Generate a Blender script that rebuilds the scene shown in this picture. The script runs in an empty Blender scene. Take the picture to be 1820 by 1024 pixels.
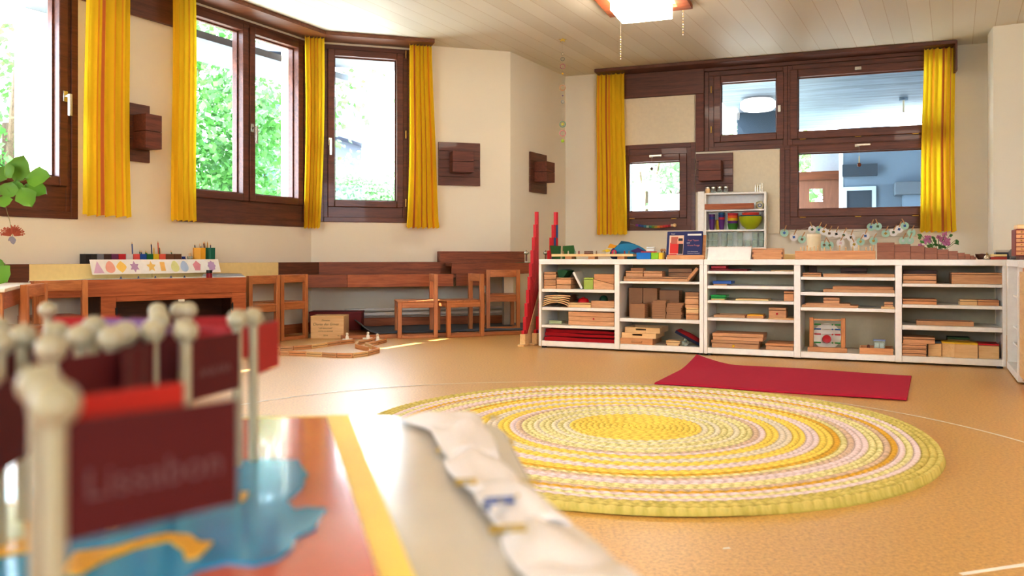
WORLD, SUN, EXPO = 6.0, 9.0, 1.5
import bpy, bmesh, math, random
from mathutils import Vector, Matrix
RN = random.Random(7)
C = bpy.context.scene.collection
PI = math.pi
H, F, CX, CY = .66, 1500.0, 910.0, 458.0      # camera height (m) and focal length / principal point of the 1820x1024 frame
CEIL = 2.64

def G(x, y, z=0.0):
    Y = (H - z) * F / (y - CY)
    return Vector(((x - CX) / F * Y, Y, z))
def PY(x, y, Y): return Vector(((x - CX) / F * Y, Y, H + (CY - y) / F * Y))

class Fr:
    """vertical plane: origin, direction along it (u), v = away from the room, z up"""
    def __init__(s, ox, oy, a):
        s.o = (ox, oy); s.a = a; s.d = (math.cos(a), math.sin(a)); s.n = (-math.sin(a), math.cos(a))
    def u(s, x, v=0.0):
        k = (x - CX) / F
        px, py = s.o[0] + v * s.n[0], s.o[1] + v * s.n[1]
        return (k * py - px) / (s.d[0] - k * s.d[1])
    def Y(s, u, v=0.0): return s.o[1] + u * s.d[1] + v * s.n[1]
    def z(s, x, y, v=0.0): return H + (CY - y) / F * s.Y(s.u(x, v), v)
    def uz(s, x, y, v=0.0): return s.u(x, v), s.z(x, y, v)
    def w(s, u, v=0.0, z=0.0): return Vector((s.o[0] + u * s.d[0] + v * s.n[0], s.o[1] + u * s.d[1] + v * s.n[1], z))
def fr2(p, q): return Fr(p[0], p[1], math.atan2(q[1] - p[1], q[0] - p[0]))

# ------------------------------------------------------------------ mesh builder
class MB:
    def __init__(s): s.v = []; s.f = []; s.m = []; s.M = None; s.uvc = None
    def _a(s, vs, fs, m=0):
        b = len(s.v)
        if s.M is not None: vs = [s.M @ Vector(p) for p in vs]
        s.v += [tuple(p) for p in vs]; s.f += [tuple(b + i for i in f) for f in fs]; s.m += [m] * len(fs); return s
    def box(s, x0, x1, y0, y1, z0, z1, m=0):
        vs = [(x, y, z) for z in (z0, z1) for y in (y0, y1) for x in (x0, x1)]
        return s._a(vs, [(0, 2, 3, 1), (4, 5, 7, 6), (0, 1, 5, 4), (2, 6, 7, 3), (0, 4, 6, 2), (1, 3, 7, 5)], m)
    def hframe(s, x0, x1, y0, y1, w, z0, z1, m=0):
        s.box(x0, x1, y0, y0 + w, z0, z1, m); s.box(x0, x1, y1 - w, y1, z0, z1, m); s.box(x0, x0 + w, y0 + w, y1 - w, z0, z1, m); return s.box(x1 - w, x1, y0 + w, y1 - w, z0, z1, m)
    def rect(s, u0, u1, z0, z1, v, m=0):
        return s._a([(u0, v, z0), (u1, v, z0), (u1, v, z1), (u0, v, z1)], [(0, 1, 2, 3)], m)
    def prism(s, poly, z0, z1, m=0):
        n = len(poly)
        vs = [(p[0], p[1], z0) for p in poly] + [(p[0], p[1], z1) for p in poly]
        fs = [tuple(range(n - 1, -1, -1)), tuple(range(n, 2 * n))] + [(i, (i + 1) % n, n + (i + 1) % n, n + i) for i in range(n)]
        return s._a(vs, fs, m)
    def prismv(s, poly, v0, v1, m=0):            # polygon in (u, z), extruded along v
        n = len(poly)
        vs = [(p[0], v0, p[1]) for p in poly] + [(p[0], v1, p[1]) for p in poly]
        fs = [tuple(range(n)), tuple(range(2 * n - 1, n - 1, -1))] + [(i, n + i, n + (i + 1) % n, (i + 1) % n) for i in range(n)]
        return s._a(vs, fs, m)
    def frame(s, u0, u1, z0, z1, w, v0, v1, m=0):
        w = (w,) * 4 if isinstance(w, (int, float)) else w      # left, right, bottom, top
        s.box(u0, u0 + w[0], v0, v1, z0, z1, m); s.box(u1 - w[1], u1, v0, v1, z0, z1, m)
        s.box(u0 + w[0], u1 - w[1], v0, v1, z0, z0 + w[2], m); s.box(u0 + w[0], u1 - w[1], v0, v1, z1 - w[3], z1, m); return s
    def cyl(s, p, q, r0, r1=None, n=12, m=0):
        r1 = r0 if r1 is None else r1
        p, q = Vector(p), Vector(q); d = (q - p).normalized()
        a = d.orthogonal().normalized(); b = d.cross(a)
        vs = [tuple(p + (a * math.cos(2 * PI * i / n) + b * math.sin(2 * PI * i / n)) * r0) for i in range(n)]
        vs += [tuple(q + (a * math.cos(2 * PI * i / n) + b * math.sin(2 * PI * i / n)) * r1) for i in range(n)]
        fs = [(i, (i + 1) % n, n + (i + 1) % n, n + i) for i in range(n)] + [tuple(range(n - 1, -1, -1)), tuple(range(n, 2 * n))]
        return s._a(vs, fs, m)
    def lathe(s, prof, c=(0, 0, 0), n=20, m=0):    # profile (r, z)
        vs = []; fs = []
        for r, z in prof:
            vs += [(c[0] + max(r, 1e-5) * math.cos(2 * PI * i / n), c[1] + max(r, 1e-5) * math.sin(2 * PI * i / n), c[2] + z) for i in range(n)]
        for k in range(len(prof) - 1):
            fs += [(k * n + i, k * n + (i + 1) % n, (k + 1) * n + (i + 1) % n, (k + 1) * n + i) for i in range(n)]
        return s._a(vs, fs, m)
    def ball(s, c, r, n=14, m=0, sz=1.0):
        k = n // 2
        return s.lathe([(r * math.sin(PI * j / k), -r * sz * math.cos(PI * j / k)) for j in range(k + 1)], c, n, m)
    def tube(s, pts, r, n=6, m=0):
        pts = [Vector(p) for p in pts]; vs = []; N = len(pts)
        for i, p in enumerate(pts):
            d = (pts[min(i + 1, N - 1)] - pts[max(i - 1, 0)]).normalized()
            up = Vector((0, 0, 1)) if abs(d.z) < .9 else Vector((1, 0, 0))
            a = d.cross(up).normalized(); b = a.cross(d); rr = r[i] if isinstance(r, (list, tuple)) else r
            vs += [tuple(p + (a * math.cos(2 * PI * j / n) + b * math.sin(2 * PI * j / n)) * rr) for j in range(n)]
        fs = [(i * n + j, i * n + (j + 1) % n, (i + 1) * n + (j + 1) % n, (i + 1) * n + j) for i in range(N - 1) for j in range(n)]
        fs += [tuple(range(n - 1, -1, -1)), tuple(range((N - 1) * n, N * n))]
        return s._a(vs, fs, m)
    def torus(s, c, R0, r, ax='y', n=20, k=6, m=0):
        vs = []
        for i in range(n):
            t = 2 * PI * i / n
            for j in range(k):
                q = 2 * PI * j / k; a = (R0 + r * math.cos(q)); h = r * math.sin(q)
                x, y = a * math.cos(t), a * math.sin(t)
                vs.append((c[0] + x, c[1] + h, c[2] + y) if ax == 'y' else (c[0] + x, c[1] + y, c[2] + h))
        return s._a(vs, [(i * k + j, ((i + 1) % n) * k + j, ((i + 1) % n) * k + (j + 1) % k, i * k + (j + 1) % k) for i in range(n) for j in range(k)], m)
    def grid(s, fn, nu, nv, m=0, mfn=None):
        vs = [fn(i / nu, j / nv) for j in range(nv + 1) for i in range(nu + 1)]
        b = len(s.v); w = nu + 1
        fs = [(j * w + i, j * w + i + 1, (j + 1) * w + i + 1, (j + 1) * w + i) for j in range(nv) for i in range(nu)]
        s._a(vs, fs, m)
        if mfn:
            for k, (j, i) in enumerate((j, i) for j in range(nv) for i in range(nu)): s.m[len(s.m) - len(fs) + k] = mfn((i + .5) / nu, (j + .5) / nv)
        return s
    def mesh(s, name, mats, smooth=True, ang=35, normals=True):
        me = bpy.data.meshes.new(name); me.from_pydata(s.v, [], s.f)
        for m in (mats if isinstance(mats, (list, tuple)) else [mats]): me.materials.append(m)
        me.polygons.foreach_set('material_index', s.m)
        me.update()
        if normals:
            bm = bmesh.new(); bm.from_mesh(me); bmesh.ops.recalc_face_normals(bm, faces=bm.faces); bm.to_mesh(me); bm.free()
        if smooth:
            me.polygons.foreach_set('use_smooth', [True] * len(me.polygons)); me.set_sharp_from_angle(angle=math.radians(ang))
        return me
    def build(s, name, mats, parent=None, loc=(0, 0, 0), rot=0.0, bevel=0.0, **k):
        o = bpy.data.objects.new(name, s.mesh(name, mats, **k)); C.objects.link(o)
        o.location = loc; o.rotation_euler = (0, 0, rot) if isinstance(rot, (int, float)) else rot
        if parent is not None: o.parent = parent
        if bevel:
            b = o.modifiers.new('bevel', 'BEVEL'); b.width = bevel; b.segments = 2; b.limit_method = 'ANGLE'; b.angle_limit = .6
        return o

def tag(o, label, cat, group=None, kind=None):
    o['label'] = label; o['category'] = cat
    if group: o['group'] = group
    if kind: o['kind'] = kind
    return o
def thing(name, label, cat, loc=(0, 0, 0), rot=0.0, group=None):
    o = bpy.data.objects.new(name, None); C.objects.link(o); o.empty_display_size = .05
    o.location = loc; o.rotation_euler = (0, 0, rot) if isinstance(rot, (int, float)) else rot
    return tag(o, label, cat, group)
def struct(mb, name, mats, loc=(0, 0, 0), rot=0.0, parent=None, **k):
    o = mb.build(name, mats, parent, loc, rot, **k)
    if parent is None: o['kind'] = 'structure'
    return o
def kids(o): return [c for c in bpy.data.objects if c.parent == o]
def dup(o, loc, rot, label, group=None, parent=None):
    c = o.copy(); C.objects.link(c)
    if parent is None:
        c.location = loc; c.rotation_euler = (0, 0, rot) if isinstance(rot, (int, float)) else rot
        c['label'] = label
        if group: c['group'] = group
    else: c.parent = parent
    for k in kids(o): dup(k, None, None, None, None, c)
    return c
ORD = 'first second third fourth fifth sixth seventh eighth ninth tenth eleventh twelfth thirteenth fourteenth fifteenth sixteenth seventeenth eighteenth nineteenth twentieth'.split()
ORD += ['twenty-' + o for o in ORD[:9]] + ['thirtieth']

def text_obj(txt, size, mat, parent, M, name='lettering', align='CENTER', depth=.0, shear=0.0):
    cu = bpy.data.curves.new(name, 'FONT'); cu.body = txt; cu.size = size; cu.align_x = align; cu.align_y = 'CENTER'; cu.extrude = depth; cu.shear = shear
    cu.resolution_u = 3
    t = bpy.data.objects.new('tmp', cu); C.objects.link(t)
    me = bpy.data.meshes.new_from_object(t); bpy.data.objects.remove(t); bpy.data.curves.remove(cu)
    me.name = name; me.materials.clear(); me.materials.append(mat)
    o = bpy.data.objects.new(name, me); C.objects.link(o); o.parent = parent
    o.matrix_local = M
    return o
def flat_on_front(x, y, z): return Matrix.Translation((x, y, z)) @ Matrix.Rotation(PI / 2, 4, 'X')   # text facing -y

# ------------------------------------------------------------------ materials
def s2l(c):
    f = lambda u: u / 12.92 if u <= .04045 else ((u + .055) / 1.055) ** 2.4
    return tuple(f(x / 255.0) for x in c) + (1.0,)
class NT:
    def __init__(s, name):
        s.mat = bpy.data.materials.new(name); s.mat.use_nodes = True; s.t = s.mat.node_tree; s.n = s.t.nodes; s.l = s.t.links
        s.b = s.n['Principled BSDF']; s.out = s.n['Material Output']
    def N(s, ty, **k):
        n = s.n.new('ShaderNode' + ty)
        for a, b in k.items():
            if a[0] == 'i': n.inputs[int(a[1:])].default_value = b
            else: setattr(n, a, b)
        return n
    def L(s, a, b): s.l.new(a, b); return s
    def math(s, op, a, b=None):
        n = s.N('Math', operation=op)
        for i, x in enumerate((a, b)):
            if x is None: continue
            if hasattr(x, 'links'): s.L(x, n.inputs[i])
            else: n.inputs[i].default_value = x
        return n.outputs[0]
    def ramp(s, fac, stops, interp='LINEAR'):
        r = s.N('ValToRGB'); r.color_ramp.interpolation = interp; e = r.color_ramp.elements
        while len(e) < len(stops): e.new(.5)
        for el, (p, c) in zip(e, stops): el.position = p; el.color = c
        s.L(fac, r.inputs[0]); return r.outputs[0]
    def mix(s, fac, a, b, mode='MIX'):
        m = s.N('Mix', data_type='RGBA', blend_type=mode)
        for sock, x in ((m.inputs[0], fac), (m.inputs[6], a), (m.inputs[7], b)):
            if hasattr(x, 'links'): s.L(x, sock)
            else: sock.default_value = x
        return m.outputs[2]
    def coords(s, scale=(1, 1, 1), kind='Object', rot=(0, 0, 0)):
        t = s.N('TexCoord'); m = s.N('Mapping'); m.inputs[3].default_value = scale; m.inputs[2].default_value = rot
        s.L(t.outputs[kind], m.inputs[0]); return m.outputs[0]
    def noise(s, vec, scale=5, detail=4, rough=.55, dist=0.0):
        n = s.N('TexNoise'); n.inputs['Scale'].default_value = scale; n.inputs['Detail'].default_value = detail
        n.inputs['Roughness'].default_value = rough; n.inputs['Distortion'].default_value = dist
        s.L(vec, n.inputs['Vector']); return n.outputs[0]
    def bump(s, h, strength=.2, dist=.01):
        b = s.N('Bump'); b.inputs['Strength'].default_value = strength; b.inputs['Distance'].default_value = dist
        s.L(h, b.inputs['Height']); s.L(b.outputs[0], s.b.inputs['Normal'])
    def var(s, col, amt=.12):       # brightness of each object differs a little
        o = s.N('ObjectInfo'); h = s.N('HueSaturation')
        s.L(s.math('ADD', s.math('MULTIPLY', o.outputs['Random'], 2 * amt), 1 - amt), h.inputs['Value']); s.L(col, h.inputs['Color']); return h.outputs[0]
    def base(s, c):
        if hasattr(c, 'links'): s.L(c, s.b.inputs['Base Color'])
        else: s.b.inputs['Base Color'].default_value = c
        return s
    def set(s, **k):
        for a, v in k.items(): s.b.inputs[a.replace('_', ' ')].default_value = v
        return s
def plain(name, rgb, rough=.5, var=0.0, bump=0.0, **k):
    t = NT(name); v = t.coords(); n = t.noise(v, 30, 3)
    c = s2l(rgb); d = tuple(x * .86 for x in c[:3]) + (1,)
    col = t.mix(n, c, d)
    if var: col = t.var(col, var)
    t.base(col).set(Roughness=rough, **k)
    if bump: t.bump(t.noise(t.coords(), 220, 2), bump, .002)
    return t.mat
def wood(name, light, dark, rough=.45, axis=0, scale=1.0, var=.1, coat=0.0):
    t = NT(name); sc = [14 * scale] * 3; sc[axis] = 1.1 * scale
    v = t.coords(tuple(sc)); n = t.noise(v, 2.2, 7, .62, 1.2)
    v2 = t.coords(tuple(5 * x for x in sc)); n2 = t.noise(v2, 3, 3)
    col = t.ramp(n, [(.3, s2l(dark)), (.62, s2l(light))])
    col = t.mix(.22, col, t.ramp(n2, [(.35, s2l(dark)), (.6, s2l(light))]))
    if var: col = t.var(col, var)
    t.base(col).set(Roughness=rough); t.b.inputs['Coat Weight'].default_value = coat
    t.bump(n2, .08, .002); return t.mat
def emit(name, rgb, st):
    t = NT(name); t.base(s2l(rgb)); t.b.inputs['Emission Color'].default_value = s2l(rgb); t.b.inputs['Emission Strength'].default_value = st; return t.mat

M = {}
M['wood'] = wood('beech_wood', (222, 168, 116), (190, 132, 82), .45)
M['woodz'] = wood('beech_wood_upright', (214, 156, 98), (180, 118, 66), .45, axis=2)
M['boxwood'] = wood('box_wood', (222, 176, 130), (180, 132, 90), .5, var=.16)
M['palewood'] = wood('pale_wood', (238, 205, 152), (216, 176, 120), .45)
M['chair'] = wood('chair_wood', (200, 136, 80), (160, 98, 52), .42, axis=0, coat=.1)
M['chairz'] = wood('chair_wood_upright', (200, 136, 80), (160, 98, 52), .42, axis=2, coat=.1)
M['red_wood'] = wood('reddish_worktop_wood', (158, 90, 50), (104, 54, 28), .5, var=0, coat=0)
M['desk_wood'] = wood('orange_desk_wood', (192, 116, 66), (146, 78, 38), .5, var=.05, coat=0)
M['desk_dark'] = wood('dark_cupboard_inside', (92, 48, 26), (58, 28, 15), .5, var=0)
M['dark'] = wood('dark_stained_wood', (120, 70, 44), (78, 42, 26), .42, var=.05, coat=.1)
M['darkz'] = wood('dark_stained_wood_upright', (104, 58, 38), (66, 32, 21), .42, axis=2, var=.05, coat=.1)
M['walnut'] = wood('walnut_block', (128, 72, 48), (84, 42, 27), .5, var=.1)
M['stair'] = wood('brown_prism_wood', (166, 112, 84), (128, 80, 56), .5, var=.08)
M['white'] = plain('white_shelf_laminate', (250, 247, 240), .35)
M['shelfback'] = plain('shelf_back_shaded', (206, 194, 162), .5)  # white backs given a beige tone for the shade inside
M['metal'] = plain('brushed_steel', (214, 208, 194), .25, Metallic=.9)
M['brass'] = plain('brass_hinge', (206, 170, 92), .3, Metallic=.9)
M['black'] = plain('black_metal', (22, 20, 20), .4)
M['paper'] = plain('white_paper', (244, 240, 234), .7)
M['glass_item'] = None
def col(name, rgb, rough=.45, **k):
    if name not in M: M[name] = plain(name, rgb, rough, **k)
    return M[name]
RED = col('red_paint', (205, 28, 38), .4); DRED = col('dark_red', (122, 22, 22), .6); BLUE = col('blue_paint', (38, 92, 158), .4)
GREEN = col('green_paint', (44, 152, 56), .4); YEL = col('yellow_paint', (240, 200, 30), .4); FELT = col('red_felt', (176, 12, 24), .95, bump=.4)

def make_wall_mat():
    t = NT('painted_wall'); v = t.coords(); n = t.noise(v, 1.4, 4); n2 = t.noise(v, 160, 3)
    t.base(t.mix(n, s2l((236, 229, 212)), s2l((229, 221, 203)))).set(Roughness=.85)
    # faint courses of painted masonry
    z = t.N('SeparateXYZ'); t.L(v, z.inputs[0])
    fr = t.math('FRACT', t.math('MULTIPLY', z.outputs[2], 4.0)); ln = t.math('LESS_THAN', fr, .02)
    t.bump(t.math('SUBTRACT', t.math('MULTIPLY', n2, .4), ln), .12, .004); return t.mat
M['wall'] = make_wall_mat()
M['panel'] = plain('cream_panel', (236, 225, 200), .8)
M['cream'] = plain('cream_board', (244, 222, 160), .5)
def make_ceiling():
    t = NT('white_ceiling_planks'); a = math.radians(62.4)
    v = t.coords(kind='Object', rot=(0, 0, -a)); s = t.N('SeparateXYZ'); t.L(v, s.inputs[0])
    q = t.math('MULTIPLY', s.outputs[1], 1 / .16); fr = t.math('FRACT', q); ln = t.math('LESS_THAN', fr, .03)
    idx = t.N('TexWhiteNoise', noise_dimensions='1D'); t.L(t.math('FLOOR', q), idx.inputs['W'])
    base = t.mix(idx.outputs[0], s2l((228, 224, 212)), s2l((220, 215, 201)))
    t.base(t.mix(ln, base, s2l((204, 192, 172)))).set(Roughness=.6)
    t.bump(t.math('SUBTRACT', 1.0, ln), .25, .004); return t.mat
M['ceiling'] = make_ceiling()
def make_cork():
    t = NT('cork_floor'); v = t.coords(); n = t.noise(v, 95, 5, .7); n3 = t.noise(v, 260, 2)
    c = t.ramp(n, [(.3, s2l((178, 126, 48))), (.5, s2l((216, 168, 78))), (.7, s2l((236, 194, 108)))])
    c = t.mix(t.math('MULTIPLY', t.math('GREATER_THAN', n3, .66), .5), c, s2l((160, 108, 58)))
    t.base(c).set(Roughness=.42); t.b.inputs['Specular IOR Level'].default_value = .4; t.b.inputs['Coat Weight'].default_value = 1.0; t.b.inputs['Coat IOR'].default_value = 2.2; t.b.inputs['Coat Roughness'].default_value = .43
    t.bump(n, .03, .001); return t.mat
M['cork'] = make_cork()
def make_pane(tint=(.97, .99, .99, 1), fac=.7):
    t = NT('window_glass'); tr = t.N('BsdfTransparent'); tr.inputs[0].default_value = tint
    gl = t.N('BsdfGlossy'); gl.inputs['Roughness'].default_value = .0
    fr = t.N('Fresnel'); fr.inputs[0].default_value = 1.45; mx = t.N('MixShader')
    t.L(t.math('MULTIPLY', fr.outputs[0], fac), mx.inputs[0]); t.L(tr.outputs[0], mx.inputs[1]); t.L(gl.outputs[0], mx.inputs[2])
    t.L(mx.outputs[0], t.out.inputs[0]); return t.mat
M['pane'] = make_pane()
def make_thin_glass():
    t = NT('clear_glass'); tr = t.N('BsdfTransparent'); tr.inputs[0].default_value = (.95, .98, .96, 1)
    gl = t.N('BsdfGlossy'); gl.inputs['Roughness'].default_value = .04; df = t.N('BsdfDiffuse'); df.inputs[0].default_value = s2l((226, 238, 230))
    fr = t.N('LayerWeight'); fr.inputs[0].default_value = .35; m1 = t.N('MixShader'); m2 = t.N('MixShader'); m1.inputs[0].default_value = .26
    t.L(tr.outputs[0], m1.inputs[1]); t.L(df.outputs[0], m1.inputs[2]); t.L(t.math('MULTIPLY', fr.outputs['Facing'], .4), m2.inputs[0]); t.L(m1.outputs[0], m2.inputs[1]); t.L(gl.outputs[0], m2.inputs[2])
    t.L(m2.outputs[0], t.out.inputs[0]); return t.mat
M['glass_item'] = make_thin_glass()
def make_attr_mat(name, rough=.9, transl=0.0, noise=.25, bump=.3):
    t = NT(name); a = t.N('Attribute'); a.attribute_name = 'tint'
    n = t.noise(t.coords(), 140, 3); dk = t.mix(1.0, a.outputs['Color'], (1 - noise,) * 3 + (1,), 'MULTIPLY')
    c = t.mix(n, a.outputs['Color'], dk); t.base(c).set(Roughness=rough); t.bump(n, bump, .002)
    if transl:
        tl = t.N('BsdfTranslucent'); t.L(c, tl.inputs[0]); mx = t.N('MixShader'); mx.inputs[0].default_value = transl
        t.L(t.b.outputs[0], mx.inputs[1]); t.L(tl.outputs[0], mx.inputs[2]); t.L(mx.outputs[0], t.out.inputs[0])
    return t.mat
M['curtain'] = make_attr_mat('yellow_curtain_cloth', .9, .5, .03, .1)
M['rug'] = make_attr_mat('braided_rug_yarn', .95, 0, .16, .25)
def paint(o, fn):
    me = o.data; at = me.color_attributes.new('tint', 'FLOAT_COLOR', 'POINT')
    for i, v in enumerate(me.vertices): at.data[i].color = fn(i, v.co)
def make_grid(name, light, dark, s):
    t = NT(name); v = t.coords(); sp = t.N('SeparateXYZ'); t.L(v, sp.inputs[0]); acc = None
    for k in range(3):
        fr = t.math('FRACT', t.math('ADD', t.math('MULTIPLY', sp.outputs[k], 1 / s), .5)); ln = t.math('LESS_THAN', t.math('ABSOLUTE', t.math('SUBTRACT', fr, .5)), .1)
        acc = ln if acc is None else t.math('MAXIMUM', acc, ln)
    n = t.noise(t.coords((4, 14, 14)), 3, 4)
    t.base(t.mix(t.math('MULTIPLY', acc, .62), t.mix(n, s2l(light), s2l(tuple(.88 * x for x in light))), s2l(dark))).set(Roughness=.55); return t.mat
M['grid'] = make_grid('gridded_wood', (226, 178, 130), (120, 76, 44), .0125)
# ------------------------------------------------------------------ room layout
pCD = (-.016, 8.11); aC = math.radians(16.7)
_fc = Fr(pCD[0], pCD[1], aC); _u = _fc.u(553)
pBC = _fc.w(_u)[:2]
FC_ = fr2(pBC, pCD)
FAB = Fr(pBC[0], pBC[1], math.radians(62.4))
pDE = (.584, 9.22); FD = fr2(pCD, pDE)
FE = Fr(pDE[0], pDE[1], math.radians(-20.7)); uEF = FE.u(1761); pEF = FE.w(uEF)[:2]
pFG = (4.12, 7.226); FJ = fr2(pEF, pFG)           # short return of the pillar
FF = Fr(pFG[0], pFG[1], math.radians(-21.5))
LC = FC_.u(907); LD = FD.u(1004)

def wall(name, fr, u0, u1, openings=(), z0=0.0, z1=CEIL, th=.3, m=None):
    us = sorted({u0, u1} | {max(u0, min(u1, x)) for o in openings for x in o[:2]})
    zs = sorted({z0, z1} | {x for o in openings for x in o[2:]})
    b = MB()
    for i in range(len(us) - 1):
        for j in range(len(zs) - 1):
            cu, cz = (us[i] + us[i + 1]) / 2, (zs[j] + zs[j + 1]) / 2
            if not any(o[0] < cu < o[1] and o[2] < cz < o[3] for o in openings):
                b.box(us[i], us[i + 1], 0, th, zs[j], zs[j + 1])
    return struct(b, name, m or M['wall'], (fr.o[0], fr.o[1], 0), fr.a, smooth=False)

def WU(fr, x): return fr.u(x)
PELZ = 2.585                                       # underside of the curtain boards
# --- window rectangles (glass) read off the wall planes
def gz(fr, x, y): return fr.z(x, y)
# double window (B)
gB = [FAB.u(451.5), FAB.u(528.5), gz(FAB, 451.5, 345.8), gz(FAB, 451.5, 61)]
wB = gB[1] - gB[0]; gapB = FAB.u(451.5) - FAB.u(430)
gB2 = [gB[0] - gapB - wB, gB[0] - gapB, gB[2], gB[3]]
# single window left (A)
uA1 = FAB.u(103); gA = [uA1 - wB * 1.25, uA1, gz(FAB, 103, 314), gB[3]]
# single window C
gC = [FC_.u(594.5), FC_.u(705), gz(FC_, 650, 357), gz(FC_, 650, 102.5)]
oB = [gB2[0] - .13, gB[1] + .12, gB[2] - .25, PELZ]
oA = [gA[0] - .14, FAB.u(137), gA[2] - .27, PELZ]
oC = [FC_.u(566), FC_.u(733), FC_.z(650, 395.3), PELZ]
win = []
wall('wall_left', FAB, -12.2, 0, [oB, oA, (-9.9, -8.3, .95, 2.5), (-7.6, -5.6, .95, 2.5)])
wall('wall_left_back', FC_, 0, LC, [oC])
wall('wall_alcove', FD, 0, LD + .3)
# back wall windows
E = FE
def er(x0, x1, yb, yt, xr=None):
    xr = xr if xr is not None else (x0 + x1) / 2
    return [E.u(x0), E.u(x1), E.z(xr, yb), E.z(xr, yt)]
o4 = er(1112, 1236, 409.5, 256)
o5 = er(1252, 1400, 266, 128); o6 = [o5[1], E.u(1695), E.z(1520, 253), E.z(1520, 108)]
o7 = [E.u(1386.5), E.u(1695), E.z(1500, 407.2), o6[2]]
o5[2] = E.z(1325, 266.5); o5[3] = o6[3]
wall('wall_back', E, 0, uEF + .3, [o4, o5, o6, o7])
wall('wall_right_pillar', FJ, 0, FJ.u(1767) if False else math.dist(pEF, pFG))
wall('wall_right', FF, 0, 2.6)
FR = Fr(FF.w(2.6).x, FF.w(2.6).y, math.radians(-97)); wall('wall_right_side', FR, 0, 10.2, [])
pe = FR.w(10.2); pl = FAB.w(-12.2)
FN = fr2((pe.x, pe.y), (pl.x, pl.y)); LN = math.dist(pe[:2], pl[:2])
wall('wall_front', FN, 0, LN, [(LN - 4.6, LN - 2.4, .9, 2.4), (1.5, 4.0, .9, 2.4)])  # unseen openings, added to let in soft light from behind the camera
foot = [pl[:2], pBC, pCD, pDE, pEF, pFG, FF.w(2.6)[:2], pe[:2]]
def grow(poly, d):
    cx = sum(p[0] for p in poly) / len(poly); cy = sum(p[1] for p in poly) / len(poly)
    return [(cx + (p[0] - cx) * d, cy + (p[1] - cy) * d) for p in poly]
struct(MB().prism(foot, -.12, 0), 'floor', M['cork'], smooth=False)
struct(MB().prism(grow(foot, 1.05), CEIL, CEIL + .2), 'ceiling', M['ceiling'], smooth=False)

# ------------------------------------------------------------------ windows
def fobj(fr, mb, name, mat, parent=None, bevel=0.0, **k):
    return mb.build(name, mat, parent, (0, 0, 0), 0, bevel=bevel, **k)
def window(name, fr, outer, sashes, fw=.07, v0=-.03, v1=.14, sw=.06):
    """outer frame + a list of sashes (glass rectangles) each with its pane; returns the Empty"""
    w = thing(name, '', '', (fr.o[0], fr.o[1], 0), fr.a); del w['label']; del w['category']; w['kind'] = 'structure'
    b = MB(); u0, u1, z0, z1 = outer
    b.frame(u0, u1, z0, z1, .045, v0 + .02, v1)
    su0 = min(s[0] for s in sashes) - sw; su1 = max(s[1] for s in sashes) + sw; sz0 = min(s[2] for s in sashes) - sw; sz1 = max(s[3] for s in sashes) + sw
    # stepped infill between outer frame and sashes
    b.frame(u0 + .03, u1 - .03, z0 + .03, z1 - .03, (max(.005, su0 - u0 - .028), max(.005, u1 - su1 - .028), max(.005, sz0 - z0 - .028), max(.005, z1 - sz1 - .028)), v0 + .035, v1 - .01)
    for i in range(len(sashes) - 1):
        a, c = sashes[i][1] + sw, sashes[i + 1][0] - sw
        if c - a > .004: b.box(a, c, v0 + .03, v1 - .02, sz0, sz1)
    b.build('window_frame', M['dark'], w, bevel=.004)
    for s in sashes:
        q = MB().frame(s[0] - sw, s[1] + sw, s[2] - sw, s[3] + sw, (sw, sw, sw, sw), v0 + .012, v1 - .03)
        so = q.build('sash', M['dark'], w, bevel=.006)
        MB().rect(s[0], s[1], s[2], s[3], .06).build('pane', M['pane'], so, smooth=False, normals=False)
        g = MB().frame(s[0] - .001, s[1] + .001, s[2] - .001, s[3] + .001, .012, .045, .058); g.build('glazing_bead', M['dark'], so)
    return w
def handle(w, u, z, v, horiz=False):
    b = MB()
    if horiz:
        b.box(u - .02, u + .02, v - .012, v, z - .015, z + .015); b.box(u - .008, u + .008, v - .045, v - .01, z - .008, z + .008); b.box(u - .01, u + .12, v - .06, v - .042, z - .009, z + .011)
    else:
        b.box(u - .016, u + .016, v - .012, v, z - .035, z + .035); b.box(u - .008, u + .008, v - .05, v - .01, z - .008, z + .008); b.box(u - .011, u + .011, v - .065, v - .045, z - .13, z + .012)
    b.build('window_handle', M['metal'], w, bevel=.003)
def hinge(w, u, z, v, horiz):
    (MB().cyl((u - .028, v, z), (u + .028, v, z), .006) if horiz else MB().cyl((u, v, z - .035), (u, v, z + .035), .006)).build('hinge', M['brass'], w)
w1 = window('window_1', FAB, oA, [gA]); handle(w1, FAB.u(112), FAB.z(112, 172), -.018)
w2 = window('window_2', FAB, oB, [gB2, gB]); handle(w2, FAB.u(444), FAB.z(444, 228), -.018)
w3 = window('window_3', FC_, oC, [gC]); handle(w3, FC_.u(586.5), FC_.z(586.5, 252), -.018)
for y in (98, 240, 361): hinge(w3, FC_.u(720.5), FC_.z(720.5, y), -.03, False)
for k, (a, b_) in enumerate(((-9.9, -8.3), (-7.6, -5.6))): window('window_%d' % (8 + k), FAB, [a, b_, .95, 2.5], [[a + .13, b_ - .13, 1.1, 2.37]])  # unseen windows, added to bring more daylight into the room
g4 = [E.u(1117.5), E.u(1208), E.z(1160, 375.8), E.z(1160, 287.5)]
w4 = window('window_4', E, o4, [g4], sw=.075); handle(w4, E.u(1158), E.z(1158, 278.5), -.018, True)
for x in (1124, 1198): hinge(w4, E.u(x), E.z(x, 388.8), -.02, True)
g5 = [E.u(1281), E.u(1380), E.z(1330, 238.5), E.z(1330, 144)]
w5 = window('window_5', E, o5, [g5], sw=.07)
for y in (160, 231): hinge(w5, E.u(1264.5), E.z(1264.5, y), -.02, False)
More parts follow.
